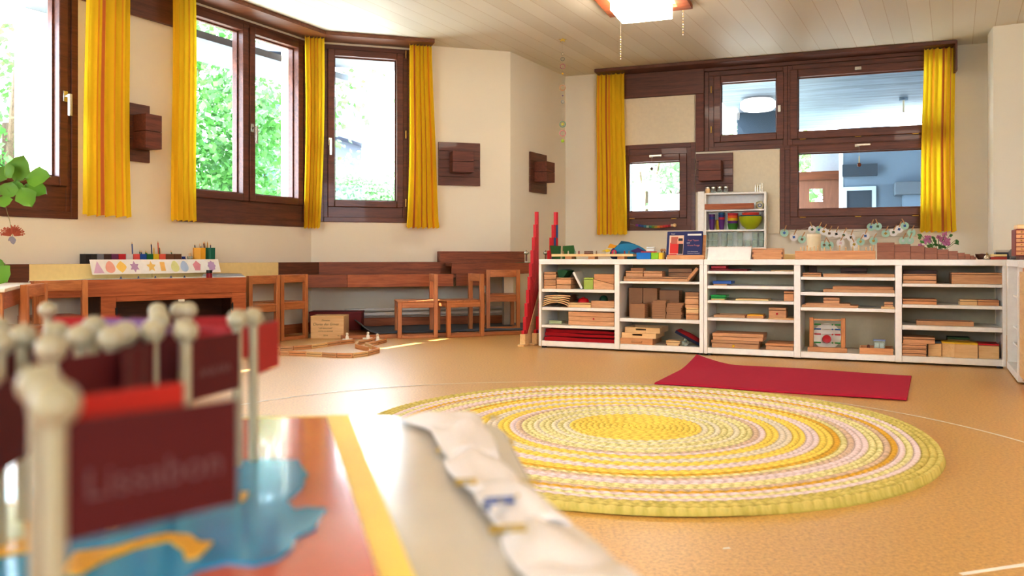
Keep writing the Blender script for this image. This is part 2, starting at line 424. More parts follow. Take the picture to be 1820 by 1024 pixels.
MB().box(E.u(1383), E.u(1388), -.04, -.018, E.z(1385, 200), E.z(1385, 188)).build('window_catch', M['metal'], w5, bevel=.002)
g6 = [E.u(1418), E.u(1668), E.z(1520, 229), E.z(1520, 130)]
w6 = window('window_6', E, o6, [g6], sw=.075)
MB().box(E.u(1519), E.u(1531), -.04, -.018, E.z(1525, 125.5), E.z(1525, 119.5)).build('window_catch', M['metal'], w6, bevel=.002)
for x, y in ((1427, 247.5), (1525, 243), (1627, 238)): hinge(w6, E.u(x), E.z(x, y), -.02, True)
g7 = [E.u(1418), E.u(1668), E.z(1520, 370.5), E.z(1520, 268.2)]
w7 = window('window_7', E, o7, [g7], sw=.075); handle(w7, E.u(1523), E.z(1523, 259.3), -.018, True)
for x, y in ((1427, 386.5), (1525, 385), (1627, 383.5)): hinge(w7, E.u(x), E.z(x, y), -.02, True)

# ------------------------------------------------------------------ dark timber boards along the ceiling
trn = [0]
def trim(mb, fr, mat=None, bevel=.004):
    trn[0] += 1
    return struct(mb, 'trim_%d' % trn[0], mat or M['dark'], (fr.o[0], fr.o[1], 0), fr.a, bevel=bevel)
uCe = FC_.u(771)
def xsec(fr1, v1, fr2_, v2):          # intersection of two offset plane lines -> u on fr1
    p = fr1.w(0, v1); q = fr2_.w(0, v2); d, e = fr1.d, fr2_.d
    det = d[0] * -e[1] + e[0] * d[1]; rx, ry = q.x - p.x, q.y - p.y
    return (rx * -e[1] + e[0] * ry) / det
for vv, zz0, zz1 in ((-.26, PELZ + .02, CEIL - .002),):
    ua = xsec(FAB, vv, FC_, vv); uc = xsec(FC_, vv, FAB, vv)
    P = lambda fr, u, v: fr.w(u, v)[:2]
    trn[0] += 1
    struct(MB().prism([P(FAB, -7, 0), P(FAB, -7, vv), P(FAB, ua, vv), P(FC_, FC_.u(771, -.22), vv), P(FC_, FC_.u(771, -.22), -.001), P(FAB, 0, 0)], zz0, zz1), 'trim_1', wood('pelmet_wood', (132, 84, 46), (96, 54, 28), .4, var=0), smooth=False)
trim(MB().box(oA[1] - .02, oB[0] + .02, -.035, 0, 2.36, PELZ + .02), FAB)                      # header between the left windows
trim(MB().box(oC[0] - .12, oC[0], -.03, .02, oC[2], PELZ + .02).box(oC[1], oC[1] + .09, -.03, 0, oC[2], PELZ + .02), FC_)
trim(MB().box(oB[1], -.02, -.03, 0, oB[2], PELZ + .02), FAB)
# back wall: pelmet, header, cladding
trim(MB().box(E.u(1058, -.2), E.u(1700, -.2), -.24, -.001, PELZ + .02, CEIL - .002), E)
hb = E.z(1180, 171.5)
trim(MB().box(E.u(1108), o5[0], -.03, 0, hb, PELZ + .02).box(o5[0], E.u(1697), -.03, 0, o6[3], PELZ + .02), E)
trim(MB().box(E.u(1237), o5[0], -.028, 0, o5[2], hb), E, M['walnut'])
trim(MB().box(E.u(1697, -.2), E.u(1701, -.2), -.23, -.001, E.z(1699, 131, -.1), CEIL - .003), E, M['darkz'])
# cream infill panels
trim(MB().box(E.u(1112), E.u(1234.5), -.012, -.001, E.z(1173, 256), E.z(1173, 172.5)), E, M['panel'], .002)
trim(MB().box(E.u(1303), E.u(1386), -.012, -.001, .9, E.z(1345, 268)), E, M['panel'], .002)

# ------------------------------------------------------------------ square timber blocks on the walls
def wall_block(fr, px, blk, label, pro=.13, v=-.02):
    x0, x1, yb, yt = px; xm = (x0 + x1) / 2
    u0, u1, z0, z1 = fr.u(x0), fr.u(x1), fr.z(xm, yb), fr.z(xm, yt)
    t = thing('timber_wall_block', label, 'wall block', fr.w((u0 + u1) / 2, v, z0), fr.a, 'square timber blocks on the walls')
    w, h = u1 - u0, z1 - z0; b = MB(); k = h / 5.0
    b.box(-w / 2, w / 2, 0, .018, 0, k).box(-w / 2, w / 2, 0, .018, h - k, h); 
    for i in range(1, 4): b.box(-w / 2, w / 2, .002, .018, k * i + .001, k * (i + 1) - .001)
    b.build('back_panel', M['dark'], t, bevel=.002)
    b0, b1, c0, c1 = blk; q = MB(); zc = h * (c0 + c1) / 2
    q.box(-w / 2 + w * b0, -w / 2 + w * b1, -pro, 0, h * c0, zc - .0015).box(-w / 2 + w * b0, -w / 2 + w * b1, -pro, 0, zc + .0015, h * c1)
    q.build('block', M['walnut'], t, bevel=.002); return t
wall_block(FAB, (208, 263, 287, 184), (.45, .98, .22, .8), 'dark square timber block on the wall beside the far left yellow curtain', .13)
wall_block(FC_, (778.5, 852.5, 330, 254), (.26, .76, .28, .76), 'dark square timber block on the pale wall right of the single window', .14)
wall_block(FD, (940, 969, 343, 273), (.22, .72, .26, .76), 'dark square timber block on the shaded alcove wall', .14)
wall_block(E, (1237.5, 1303, 341, 273), (.13, .73, .26, .78), 'dark square timber block above the tall white shelf on the back wall', .15, -.03)

# ------------------------------------------------------------------ built-in worktop and ledges along the walls
zWT = .515
def zl(fr, x, y, v): return fr.z(x, y, v)
# back-rest strip along left wall (v -.12 .. 0) in pieces of dark wood and cream board
lz = .62
t = thing('wall_ledge', 'low wall ledge with dark wood and cream front boards under the left windows', 'ledge', FAB.w(0, 0, 0), FAB.a)
vL = -.14; uA0 = FAB.u(52, vL); uA2 = FAB.u(495, vL)
MB().box(-7, -.0, vL + .02, 0, zWT - .06, lz).build('ledge_top', M['red_wood'], t, bevel=.003)
MB().box(-7, uA0, vL, vL + .02, zWT - .06, lz).build('front_board', M['dark'], t, bevel=.002)
for a, b_ in ((uA0, FAB.u(270, vL)), (FAB.u(270, vL) + .003, uA2)): MB().box(a, b_, vL, vL + .02, zWT - .06, lz).build('front_board', M['cream'], t, bevel=.002)
ue = xsec(FAB, vL, FC_, vL)
MB().box(uA2 + .003, ue, vL, vL + .02, zWT - .06, lz).build('front_board', M['dark'], t, bevel=.002)
t = thing('wall_ledge', 'reddish wooden wall ledge below the single window', 'ledge', FC_.w(0, 0, 0), FC_.a)
uc0 = xsec(FC_, vL, FAB, vL); uS = FC_.u(782, vL)
MB().box(uc0, uS, vL + .02, 0, zWT - .06, lz).build('ledge_top', M['red_wood'], t, bevel=.003)
MB().box(uc0, FC_.u(803, vL), vL, vL + .02, zWT - .06, lz).build('front_board', M['red_wood'], t, bevel=.002)
t = thing('wall_ledge', 'raised dark wooden ledge in the corner under the square timber block', 'ledge', FC_.w(0, 0, 0), FC_.a)
zr = FC_.z(860, 447, vL); zr0 = FC_.z(860, 468, vL)
MB().box(uS + .003, LC, vL + .02, 0, zr0 - .1, zr).build('ledge_top', M['red_wood'], t, bevel=.003)
MB().box(uS + .003, LC + .1, vL, vL + .02, zr0 - .1, zr).build('front_board', M['red_wood'], t, bevel=.002)
# long worktop under window 3 ; runs round the corner under the left windows
vW = -.42
t = thing('wall_worktop', 'long low wooden worktop with a deep front board under the single window', 'worktop', FC_.w(0, 0, 0), FC_.a)
ucw = xsec(FC_, vW, FAB, -.25); uE2 = FC_.u(806, vW)
yt, yb = FC_.z(650, 488.5, vW), FC_.z(650, 510.5, vW)
MB().box(ucw, uE2 + .3, vW + .02, -.15, yt - .03, yt).build('tabletop', M['red_wood'], t, bevel=.003)
um = FC_.u(617, vW)
MB().box(ucw, um, vW, vW + .02, yb, yt + .001).build('front_board', M['red_wood'], t, bevel=.002)
MB().box(um + .002, uE2, vW, vW + .02, yb, yt + .001).build('front_board', M['desk_wood'], t, bevel=.002)
t = thing('wall_worktop', 'higher wooden worktop in the far corner above the right-hand chairs', 'worktop', FC_.w(0, 0, 0), FC_.a)
zt2, zb2 = FC_.z(880, 467.5, vW), FC_.z(880, 486.5, vW); uF = FC_.u(803, vW)
MB().box(uF, LC + .46, vW + .02, -.15, zt2 - .03, zt2).build('tabletop', M['red_wood'], t, bevel=.003)
MB().box(uF, LC + .46, vW, vW + .02, zb2, zt2 + .001).build('front_board', M['red_wood'], t, bevel=.002)
MB().box(FC_.u(811, vW), FC_.u(870, vW), vW + .01, vW + .03, FC_.z(840, 508, vW), zb2).build('lower_board', M['red_wood'], t, bevel=.002)
lg = FC_.u(903, -.3)
MB().box(lg - .045, lg + .045, -.32, -.26, .03, zt2 - .03).build('leg', M['white'], t, bevel=.002)
# plinth with grey mat, pipe and skirting
t = struct(MB().box(FC_.u(600, -.5), LC + .35, -.86, -.02, 0, .03), 'trim_20', M['chair'], (FC_.o[0], FC_.o[1], 0), FC_.a, bevel=.004)
struct(MB().box(0, LC, -.022, 0, .03, .11), 'baseboard_left_back', M['desk_wood'], (FC_.o[0], FC_.o[1], 0), FC_.a, bevel=.003)
struct(MB().box(-12, 0, -.02, 0, 0, .08), 'baseboard_left', M['desk_wood'], (FAB.o[0], FAB.o[1], 0), FAB.a)
t = MB().cyl((.3, -.05, .145), (LC - .05, -.05, .145), .018).cyl((.3, -.05, .185), (LC - .05, -.05, .185), .014).build('heating_pipe', M['white'], None, FC_.w(0, 0, 0), FC_.a)
tag(t, 'pair of white heating pipes along the wall under the worktop', 'pipe')
u0 = FC_.u(633, -.5)
mt = MB().grid(lambda a, b: (u0 + a * 1.75, -.80 + .7 * b, .034 + .07 * max(0, 1 - a * 12) ** 2 * 1.2 + .002 * math.sin(a * 40)), 60, 6)
o = mt.build('floor_mat', col('grey_mat', (96, 100, 108), .95, bump=.4), None, FC_.w(0, 0, 0), FC_.a); s_ = o.modifiers.new('thick', 'SOLIDIFY'); s_.thickness = .008; s_.offset = 1
tag(o, 'grey floor mat with a curled-up left edge lying under the worktop', 'mat')
# ------------------------------------------------------------------ curtains
def curtain(fr, label, pt, pb, yt, yb, v, folds, seed, stripes, nv=26, warm=0.0, up=None):
    """pt/pb: pixel x-range at the top/bottom hem of the cloth plane"""
    r = random.Random(seed)
    u0t, u1t = fr.u(pt[0], v), fr.u(pt[1], v); u0b, u1b = fr.u(pb[0], v), fr.u(pb[1], v)
    zt = up if up is not None else fr.z((pt[0] + pt[1]) / 2, yt, v); zb = fr.z((pb[0] + pb[1]) / 2, yb, v)
    o0 = (u0b + u1b) / 2
    nu = folds * 12; ph = [r.uniform(-.5, .5) for _ in range(folds + 2)]; am = [r.uniform(.5, 1.2) for _ in range(folds + 2)]; wd = [r.uniform(.7, 1.3) for _ in range(folds)]
    cum = [0]
    for w in wd: cum.append(cum[-1] + w)
    def fn(a, b):      # a along the cloth, b from bottom 0 to top 1
        u0 = u0b + (u0t - u0b) * b ** .6; u1 = u1b + (u1t - u1b) * b ** .6
        q = a * folds; i = min(int(q), folds - 1); f = q - i
        uu = (cum[i] + wd[i] * f) / cum[-1]
        A = .02 * (am[i] * (1 - f) + am[i + 1] * f) * (1.1 - .35 * b)
        s = math.sin(2 * PI * q + ph[i] * (1 - f) + ph[i + 1] * f)
        sway = .006 * math.sin(5 * b + seed)
        return (u0 + (u1 - u0) * uu - o0 + sway + .006 * math.cos(2 * PI * q), -A * s, zb + (zt - zb) * b + (.006 * math.sin(2 * PI * q + 1) if b in (0, 1) else 0))
    t = thing('curtain', label, 'curtain', fr.w(o0, v, 0), fr.a, 'yellow window curtains')
    o = MB().grid(fn, nu, nv).build('curtain_cloth', M['curtain'], t, ang=80, normals=False)
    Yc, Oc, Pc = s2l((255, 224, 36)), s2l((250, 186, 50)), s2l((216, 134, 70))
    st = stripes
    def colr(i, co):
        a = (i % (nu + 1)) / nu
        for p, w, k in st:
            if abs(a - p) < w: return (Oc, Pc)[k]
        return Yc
    paint(o, colr)
    for k in range(folds + 1): MB().torus(((u0t + (u1t - u0t) * (k + .5) / (folds + 1)) - o0, 0, zt + .004), .009, .002, 'y', 10, 4).build('curtain_ring', M['metal'], t)
    return t
def stripeset(*a): return a
curtain(FAB, 'yellow curtain left of the timber block beside the far left window', (152, 230), (146, 234), 0, 384.5, -.14, 5, 3, ((.33, .02, 0), (.42, .02, 1), (.66, .03, 0), (.8, .012, 0)), up=PELZ + .015)
curtain(FAB, 'yellow curtain over the left edge of the double window', (306, 347), (304.5, 349.5), 0, 393, -.12, 5, 4, ((.3, .02, 0), (.48, .018, 1), (.75, .03, 0)), up=PELZ + .015)
curtain(FC_, 'narrow yellow curtain in the corner between the double and the single window', (541, 576), (540, 568.5), 52, 405, -.16, 5, 5, ((.3, .02, 0), (.5, .02, 1), (.7, .02, 0)), up=PELZ + .015)
curtain(FC_, 'yellow curtain right of the single window', (728, 767), (721, 780), 72, 405, -.15, 7, 6, ((.25, .014, 1), (.46, .02, 1), (.62, .03, 1), (.82, .02, 0)), up=PELZ + .015)
curtain(E, 'yellow curtain left of the small window on the back wall', (1060, 1109), (1059, 1113), 128, 416.5, -.12, 6, 7, ((.1, .02, 0), (.2, .018, 1), (.32, .02, 1), (.45, .02, 0)), up=PELZ + .015)
curtain(E, 'yellow curtain at the right end of the back wall windows', (1640, 1695), (1633, 1698), 80, 412, -.12, 6, 9, ((.42, .03, 0), (.68, .03, 1), (.78, .015, 0), (.92, .015, 1)), up=PELZ + .015)

# ------------------------------------------------------------------ children's chairs
CH, CHZ = M['chair'], M['chairz']
def make_chair(label):
    t = thing('wooden_chair', label, 'chair', (0, 0, 0), 0, 'small wooden children\'s chairs')   # faces +y, back at y = 0
    w, d, s, hs, hb = .30, .33, .034, .306, .524
    for x in (-w / 2, w / 2 - s):
        MB().box(x, x + s, 0, s, 0, hb).build('back_post', CHZ, t, bevel=.003)
        MB().box(x, x + s, d - s, d, 0, hs - .014).build('front_leg', CHZ, t, bevel=.003)
        MB().box(x + .004, x + s - .004, s, d - s, 0, .024).build('runner', M['chair_y'], t, bevel=.003)
        MB().box(x + .004, x + s - .004, s, d - s, hs - .058, hs - .014).build('side_rail', M['chair_y'], t, bevel=.003)
    MB().box(-w / 2 + s, w / 2 - s, .006, s - .006, hs - .062, hs - .012).build('rear_rail', CH, t, bevel=.003)
    MB().box(-w / 2 + s, w / 2 - s, .006, s - .006, 0, .026).build('rear_stretcher', CH, t, bevel=.003)
    MB().box(-w / 2 + s, w / 2 - s, d - s + .006, d - .006, hs - .058, hs - .014).build('front_rail', CH, t, bevel=.003)
    MB().grid(lambda a, b: (-w / 2 + s + .001 + (w - 2 * s - .002) * a, .003 + .02 + .004 * math.sin(PI * a), hb - .064 + .064 * b), 8, 1).box(-w / 2 + s, w / 2 - s, .005, s - .005, hb - .064, hb - .001).build('backrest', CH, t, bevel=.003)
    MB().box(-w / 2, w / 2, s, d + .004, hs - .014, hs).box(-w / 2 + s, w / 2 - s, .0, s, hs - .014, hs).build('seat', CH, t, bevel=.004)
    return t
M['chair_y'] = wood('chair_wood_deep', (200, 136, 80), (160, 98, 52), .42, axis=1, coat=.1)
# (label, back midpoint x, y, z, direction of the back from its left post to its right one in degrees)
def chair_pose(xl, Yl, ang, z=0):          # left bottom corner of the back in the picture -> midpoint
    a = math.radians(ang); p = Vector(((xl - CX) / F * Yl, Yl, z)); return p + Vector((math.cos(a), math.sin(a), 0)) * .15
CHAIRS = [
    ('wooden chair with its back to the room, left of the pair near the wine crate', chair_pose(443, 6.28, 58), 58),
    ('wooden child chair with its back to the room, standing right beside the wine crate', chair_pose(500, 6.66, 60), 60),
    ('wooden child chair turned side-on, leftmost of the three by the far worktop', None, 0),
    ('wooden child chair turned partly sideways, middle of the three by the far worktop', None, 0),
    ('wooden child chair facing the corner worktop, nearest the red rods', None, 0),
    ('wooden child chair pushed up to the desk, left of the cupboard opening', chair_pose(60, 4.93, 45), 45),
    ('wooden child chair turned edge-on beside the far left table', Vector((-2.46, 4.38, 0)), 101),
]
# side-on chairs: near post bottom px -> position, facing left
def side_pose(xn, Yn, ang, z=0):           # near (right) post outer corner; ang = direction of the back seen from behind, left post first
    a = math.radians(ang); p = Vector(((xn - CX) / F * Yn, Yn, z)); return p + Vector((math.cos(a), math.sin(a), 0)) * .15
CHAIRS[2] = (CHAIRS[2][0], side_pose(778.5, 6.95, 103), 103)
CHAIRS[3] = (CHAIRS[3][0], side_pose(861, 7.08, 114), 114)
CHAIRS[4] = (CHAIRS[4][0], chair_pose(864.5, 7.36, 10, .03), 10)
ch0 = None
for lb, p, a in CHAIRS:
    if ch0 is None: ch0 = make_chair(lb); ch0.location = p; ch0.rotation_euler = (0, 0, math.radians(a))
    else: dup(ch0, p, math.radians(a), lb)

# ------------------------------------------------------------------ desk under the left windows
pA, pB = G(54, 499.3, .52), G(438, 492.5, .52)
D = fr2(pA, pB); DL = math.dist(pA[:2], pB[:2]); dep = .36
t = thing('cupboard_desk', 'low orange wooden desk with an open dark cupboard under the double window', 'desk', D.w(0, 0, 0), D.a)
dz = lambda x, y: D.z(x, y, 0)
zap = D.z(200, 527, 0); x_s0, x_s1 = D.u(180), D.u(207); y_s0, y_s1 = D.u(413), D.u(438)
MB().box(0, DL, .018, dep, .495, .52).build('tabletop', M['white'], t, bevel=.003)
MB().box(0, DL, 0, .02, zap, .519).build('apron', M['desk_wood'], t, bevel=.003)
for a, b in ((x_s0, x_s1), (y_s0, y_s1)): MB().box(a, b, .004, .024, .02, zap).build('side_panel', M['desk_woodz'] if 'desk_woodz' in M else M['desk_wood'], t, bevel=.002)
MB().box(x_s1, y_s0, .006, .024, zap - .036, zap).build('upper_rail', M['desk_wood'], t, bevel=.002)
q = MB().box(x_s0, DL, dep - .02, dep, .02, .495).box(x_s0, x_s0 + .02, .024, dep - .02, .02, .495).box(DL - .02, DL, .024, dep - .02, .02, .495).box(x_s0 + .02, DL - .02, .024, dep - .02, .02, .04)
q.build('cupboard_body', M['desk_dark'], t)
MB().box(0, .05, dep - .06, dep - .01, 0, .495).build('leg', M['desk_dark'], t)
for u in (x_s1, y_s0):
    zz = D.z(208, 554, 0); MB().box(u - .006, u + .006, -.004, .004, zz - .022, zz + .022).cyl((u, -.006, zz - .03), (u, -.006, zz + .03), .004).build('hinge', M['black'], t)
uk = D.u(322, 0); MB().box(uk - .02, uk + .02, -.012, .004, zap - .05, zap - .034).build('catch', M['white'], t, bevel=.003)

# far left table
q0, q1 = Vector((-2.33, 3.86, 0)), Vector((-2.72, 4.75, 0))
LT = Fr(q0.x, q0.y, math.atan2(q1.y - q0.y, q1.x - q0.x)); LL = math.dist(q0[:2], q1[:2])
t = thing('wooden_table', 'low white-topped wooden table at the far left edge under the plant', 'table', LT.w(0, 0, 0), LT.a)
MB().box(-.01, LL + .01, -.01, .37, .5, .52).build('tabletop', M['white'], t, bevel=.004)
MB().box(.05, LL - .05, 0, .02, .42, .5).box(.0, .02, .03, .33, .42, .5).box(LL - .02, LL, .03, .33, .42, .5).box(.05, LL - .05, .34, .36, .42, .5).build('apron', M['desk_wood'], t, bevel=.002)
for a in (0, LL - .045):
    for b in (0, .315): MB().box(a, a + .045, b, b + .045, 0, .5).build('leg', CHZ, t, bevel=.003)

# plant standing on that table
LEAF = plain('houseplant_leaf', (104, 150, 40), .45); 
pp = Vector((-2.52, 3.72, .52))
t = thing('potted_plant', 'leafy green potted plant reaching in from the left edge', 'plant', pp)
MB().lathe([(0, 0), (.07, 0), (.095, .14), (.1, .16), (.085, .16), (.08, .14), (0, .14)]).build('pot', col('terracotta', (176, 96, 62), .8), t)
def leaf(b, base, tip, wid, m=0, droop=.15):
    base, tip = Vector(base), Vector(tip); d = tip - base; L = d.length; dn = d.normalized()
    side = dn.cross(Vector((.25, -.85, .35))).normalized(); up = side.cross(dn)
    prof = (.02, .55, .92, 1.0, .86, .56, .02); vs = []; n = len(prof)
    for k in range(n):
        f = k / (n - 1); c = base + d * f - up * droop * L * (f * f) ; w = wid * prof[k] * (1 + (.08 if k % 2 else -.05))
        vs += [c - side * w + up * wid * .18, c, c + side * w + up * wid * .18]
    fs = []
    for k in range(n - 1):
        for j in (0, 1): a = k * 3 + j; fs.append((a, a + 1, a + 4, a + 3))
    b._a(vs, fs, m)
YP = 3.6
stem = MB(); top = PY(-60, 345, YP)
LV = [((28, 322), (40, 277), 20), ((48, 318), (86, 312), 19), ((45, 330), (80, 342), 17), ((38, 335), (55, 366), 17), ((12, 318), (-8, 300), 18), ((22, 325), (10, 352), 17), ((5, 350), (8, 368), 14), ((30, 322), (24, 345), 15), ((-5, 340), (-30, 330), 20), ((-20, 350), (-40, 372), 18), ((10, 312), (24, 296), 14), ((-14, 480), (12, 500), 22), ((-10, 478), (6, 468), 14)]
for (b0, t0, wd) in LV:
    b = MB(); dy = RN.uniform(-.05, .05); leaf(b, PY(b0[0], b0[1], YP + dy), PY(t0[0], t0[1], YP + dy - .03), wd / F * YP)
    b.v = [tuple(Vector(v) - pp) for v in b.v]; b.build('leaf', LEAF, t, normals=False, ang=70)
for b0, _, _ in LV:
    base = Vector((0, 0, .14)); e = PY(b0[0], b0[1], YP) - pp; mid = (base + e) / 2 + Vector((-.06, 0, .08)); stem.tube([base, mid, e], [.005, .004, .0025], 5)
stem.build('stem', col('plant_stem', (128, 150, 70), .6), t)
# dried flower head
WIRE_ = col('plant_thread', (150, 150, 110), .8)
ff = PY(22, 420, 3.62)
t = thing('dried_flower', 'dried rusty-brown flower head with a grey leaf hanging below the houseplant', 'flower', Vector((ff.x, ff.y, .52)))
b = MB(); rr = random.Random(3); c0 = Vector((0, 0, ff.z - .52))
for _ in range(150):
    th = rr.uniform(-.2, PI + .2); ph_ = rr.uniform(-.9, .9); L = rr.uniform(.025, .05)
    d = Vector((math.cos(th), ph_ * .6, abs(math.sin(th)) * .9 + .1)).normalized(); b.cyl(c0 + d * .012, c0 + d * L, .0016, .001, 4); b.ball(c0 + d * L, .0028, 6)
b.build('flower_head', col('rust_flower', (192, 104, 72), .8), t)
b = MB(); leaf(b, c0 + Vector((0, 0, .0)), c0 + Vector((.004, 0, -.035)), .012); leaf(b, c0 + Vector((0, 0, 0)), c0 + Vector((-.02, 0, -.02)), .006); b.build('sepal', col('grey_leaf', (150, 146, 156), .8), t, normals=False)
MB().tube([c0, c0 + Vector((-.01, 0, .06)), PY(8, 360, YP) - Vector((ff.x, ff.y, .52))], .0012, 5).build('thread', WIRE_, t)

# ------------------------------------------------------------------ things on the left ledge
vb = -.07; LZ = lz
cols14 = [((38, 36, 34), 'black'), ((38, 36, 34), 'second black'), ((132, 134, 142), 'grey'), ((78, 48, 40), 'dark brown'), ((122, 48, 96), 'purple'), ((206, 40, 48), 'red'), ((236, 232, 228), 'white'), ((240, 104, 92), 'coral'), ((24, 84, 170), 'blue'), ((24, 112, 48), 'green'), ((240, 206, 30), 'yellow'), ((244, 112, 84), 'orange-red'), ((120, 76, 42), 'brown'), ((116, 72, 40), 'last brown')]
xs = [152, 161, 172.5, 185, 198, 211, 224, 237, 249, 261, 272.5, 283, 295, 309.5, 323]
PEN = {8 - 1: [((238, 430), (52, 88, 150))], 8: [((252, 444), (40, 90, 60)), ((257, 445), (40, 80, 120))], 9: [((262, 445), (60, 130, 60)), ((266, 446), (70, 140, 60))], 10: [((272, 431), (24, 44, 90)), ((279, 438), (240, 190, 60))], 11: [((284, 428), (226, 110, 80)), ((288, 437), (40, 90, 70)), ((292, 440), (226, 196, 150))], 13: [((307, 445), (60, 110, 80))]}
for i, (rgb, nm) in enumerate(cols14):
    u0, u1 = FAB.u(xs[i] + .4, vb), FAB.u(xs[i + 1] - .4, vb); zt = FAB.z(xs[i], 451.5, vb)
    t = thing('crayon_box', '%s square crayon box in the row on the left ledge' % nm, 'box', FAB.w((u0 + u1) / 2, vb, LZ), FAB.a, 'coloured crayon boxes on the ledge')
    w = (u1 - u0) / 2; h = zt - LZ; c = col('crayon_' + nm.replace(' ', '_'), rgb, .5)
    MB().frame(-w, w, 0, .06, .003, 0, h).build('box_body', c, t, loc=(0, .0, 0), rot=(PI / 2, 0, 0)) if False else MB().box(-w, w, 0, .003, 0, h).box(-w, w, .057, .06, 0, h).box(-w, -w + .003, .003, .057, 0, h).box(w - .003, w, .003, .057, 0, h).box(-w, w, 0, .06, 0, .003).build('box_body', c, t)
    for j, ((px, py), pc) in enumerate(PEN.get(i, [])):
        e = Vector((FAB.u(px, vb), 0, FAB.z(px, py, vb))); e.x -= (u0 + u1) / 2; e.z -= LZ
        xb = max(-w + .01, min(w - .01, e.x * .3 + .004 * j)); bs = Vector((xb, .03, .008)); e.y = .02 + .012 * j
        d = (e - bs).normalized()
        pt = thing('colour_pencil', '%s pencil standing in the %s box on the left ledge' % (('first', 'second', 'third')[j], nm), 'pencil', FAB.w((u0 + u1) / 2 + bs.x, vb + bs.y, LZ + bs.z), FAB.a, 'pencils in the crayon boxes')
        L = (e - bs).length
        MB().cyl((0, 0, 0), d * (L - .014), .004, None, 6).build('pencil_body', col('pencil_%d_%d_%d' % pc, pc), pt); MB().cyl(d * (L - .014), d * L, .004, .0008, 6).build('pencil_tip', M['palewood'], pt)
def pot(label, x0, x1, ytop, mat, pens, square=True):
    u0, u1 = FAB.u(x0, vb), FAB.u(x1, vb); um = (u0 + u1) / 2; w = (u1 - u0) / 2; zt = FAB.z(x0, ytop, vb) - LZ
    t = thing('pencil_pot', label, 'pot', FAB.w(um, vb + .03, LZ), FAB.a)
    MB().lathe([(0, 0), (w * .96, 0), (w, zt), (w - .003, zt), (w - .005, .006), (0, .006)], n=6 if square else 18).build('pot_body', mat, t)
    for j, (px, py, rgb) in enumerate(pens):
        e = Vector((FAB.u(px, vb) - um, RN.uniform(-.01, .01), FAB.z(px, py, vb) - LZ)); bs = Vector((max(-w * .6, min(w * .6, e.x * .6)), e.y * .6, .008)); d = (e - bs).normalized(); L = (e - bs).length
        pt = thing('colour_pencil', '%s pencil from the left in the %s' % (ORD[j], label.split(' on ')[0]), 'pencil', FAB.w(um + bs.x, vb + .03 + bs.y, LZ + bs.z), FAB.a, 'pencils in the pots')
        MB().cyl((0, 0, 0), d * (L - .012), .0042, None, 6).build('pencil_body', col('pencil_%d_%d_%d' % rgb, rgb), pt); MB().cyl(d * (L - .012), d * L, .0042, .001, 6).build('pencil_tip', M['palewood'], pt)
pot('yellow pencil pot on the left ledge', 350, 368, 440.5, col('pot_yellow', (244, 184, 40)), [(352, 433, (60, 60, 70)), (359, 432, (222, 196, 150)), (361, 435, (70, 130, 150))])
pot('dark green pencil pot on the left ledge', 369, 385, 440.5, col('pot_green', (18, 110, 84)), [(367, 430, (130, 70, 60)), (370, 429, (200, 170, 130)), (374, 429, (226, 160, 60)), (379, 433, (60, 50, 90))])
t = thing('glass_jar', 'clear glass jar between the blue ball and the yellow pot on the left ledge', 'jar', FAB.w(FAB.u(341, vb), vb + .02, LZ), FAB.a)
MB().lathe([(0, 0), (.02, 0), (.021, .05), (.019, .05), (.018, .004), (0, .004)]).build('jar_body', M['glass_item'], t)
MB().cyl((.0, 0, .006), (.004, .0, .075), .003, None, 6).cyl((-.004, .004, .006), (-.008, 0, .072), .003, None, 6).build('brush_handle', M['palewood'], t)
t = thing('ink_pot', 'round dark blue ink pot on the left ledge', 'pot', FAB.w(FAB.u(328, vb), vb + .01, LZ), FAB.a)
MB().lathe([(0, 0), (.018, 0), (.021, .012), (.021, .03), (.012, .036), (.012, .04), (0, .04)]).build('pot_body', col('ink_blue', (20, 36, 120), .3), t); MB().lathe([(0, .04), (.014, .04), (.014, .048), (0, .048)]).build('lid', col('ink_lid', (26, 44, 140), .3), t)
# strip of children's drawings leaning on the ledge
vp = -.2
u0, u1 = FAB.u(164, vp), FAB.u(393, vp); zb0, zt0 = FAB.z(167, 488.5, vp), FAB.z(164, 461.5, vp)
t = thing('drawing_strip', 'long white paper strip with pastel crayon shapes leaning on the left ledge', 'drawing', FAB.w(u0, vp, zb0), FAB.a)
Lp, hp_ = u1 - u0, zt0 - zb0
MB().grid(lambda a, b: (a * Lp, b * .03 + .004 * math.sin(a * 9), b * hp_), 24, 2).build('paper', M['paper'], t, normals=False)
def shape(kind, u, z, s):
    if kind == 'tri': return [(u - s, z - s), (u + s, z - s), (u, z + s)]
    if kind == 'egg': return [(u + s * .9 * math.cos(a) * (1 - .25 * math.sin(a)), z + s * math.sin(a)) for a in [2 * PI * i / 20 for i in range(20)]]
    if kind == 'alm': return [(u + s * (1 if i < 10 else -1) * (1 - (abs((i % 10) - 5) / 5.0) ** 1.5), z + s * ((i % 10) / 5.0 - 1) * (1 if i < 10 else -1)) for i in range(20)]
    if kind == 'sq': return [(u - s * .5, z - s * .8), (u + s * .5, z - s * .8), (u + s * .5, z + s * .8), (u - s * .5, z + s * .8)]
    n = {'star6': 12, 'star5': 10, 'pent': 5, 'flower': 16}[kind]
    return [(u + s * (1 if (n == 5 or i % 2 == 0) else (.55 if n == 12 else .5 if n == 10 else .8)) * math.sin(2 * PI * i / n), z + s * (1 if (n == 5 or i % 2 == 0) else (.55 if n == 12 else .5 if n == 10 else .8)) * math.cos(2 * PI * i / n)) for i in range(n)]
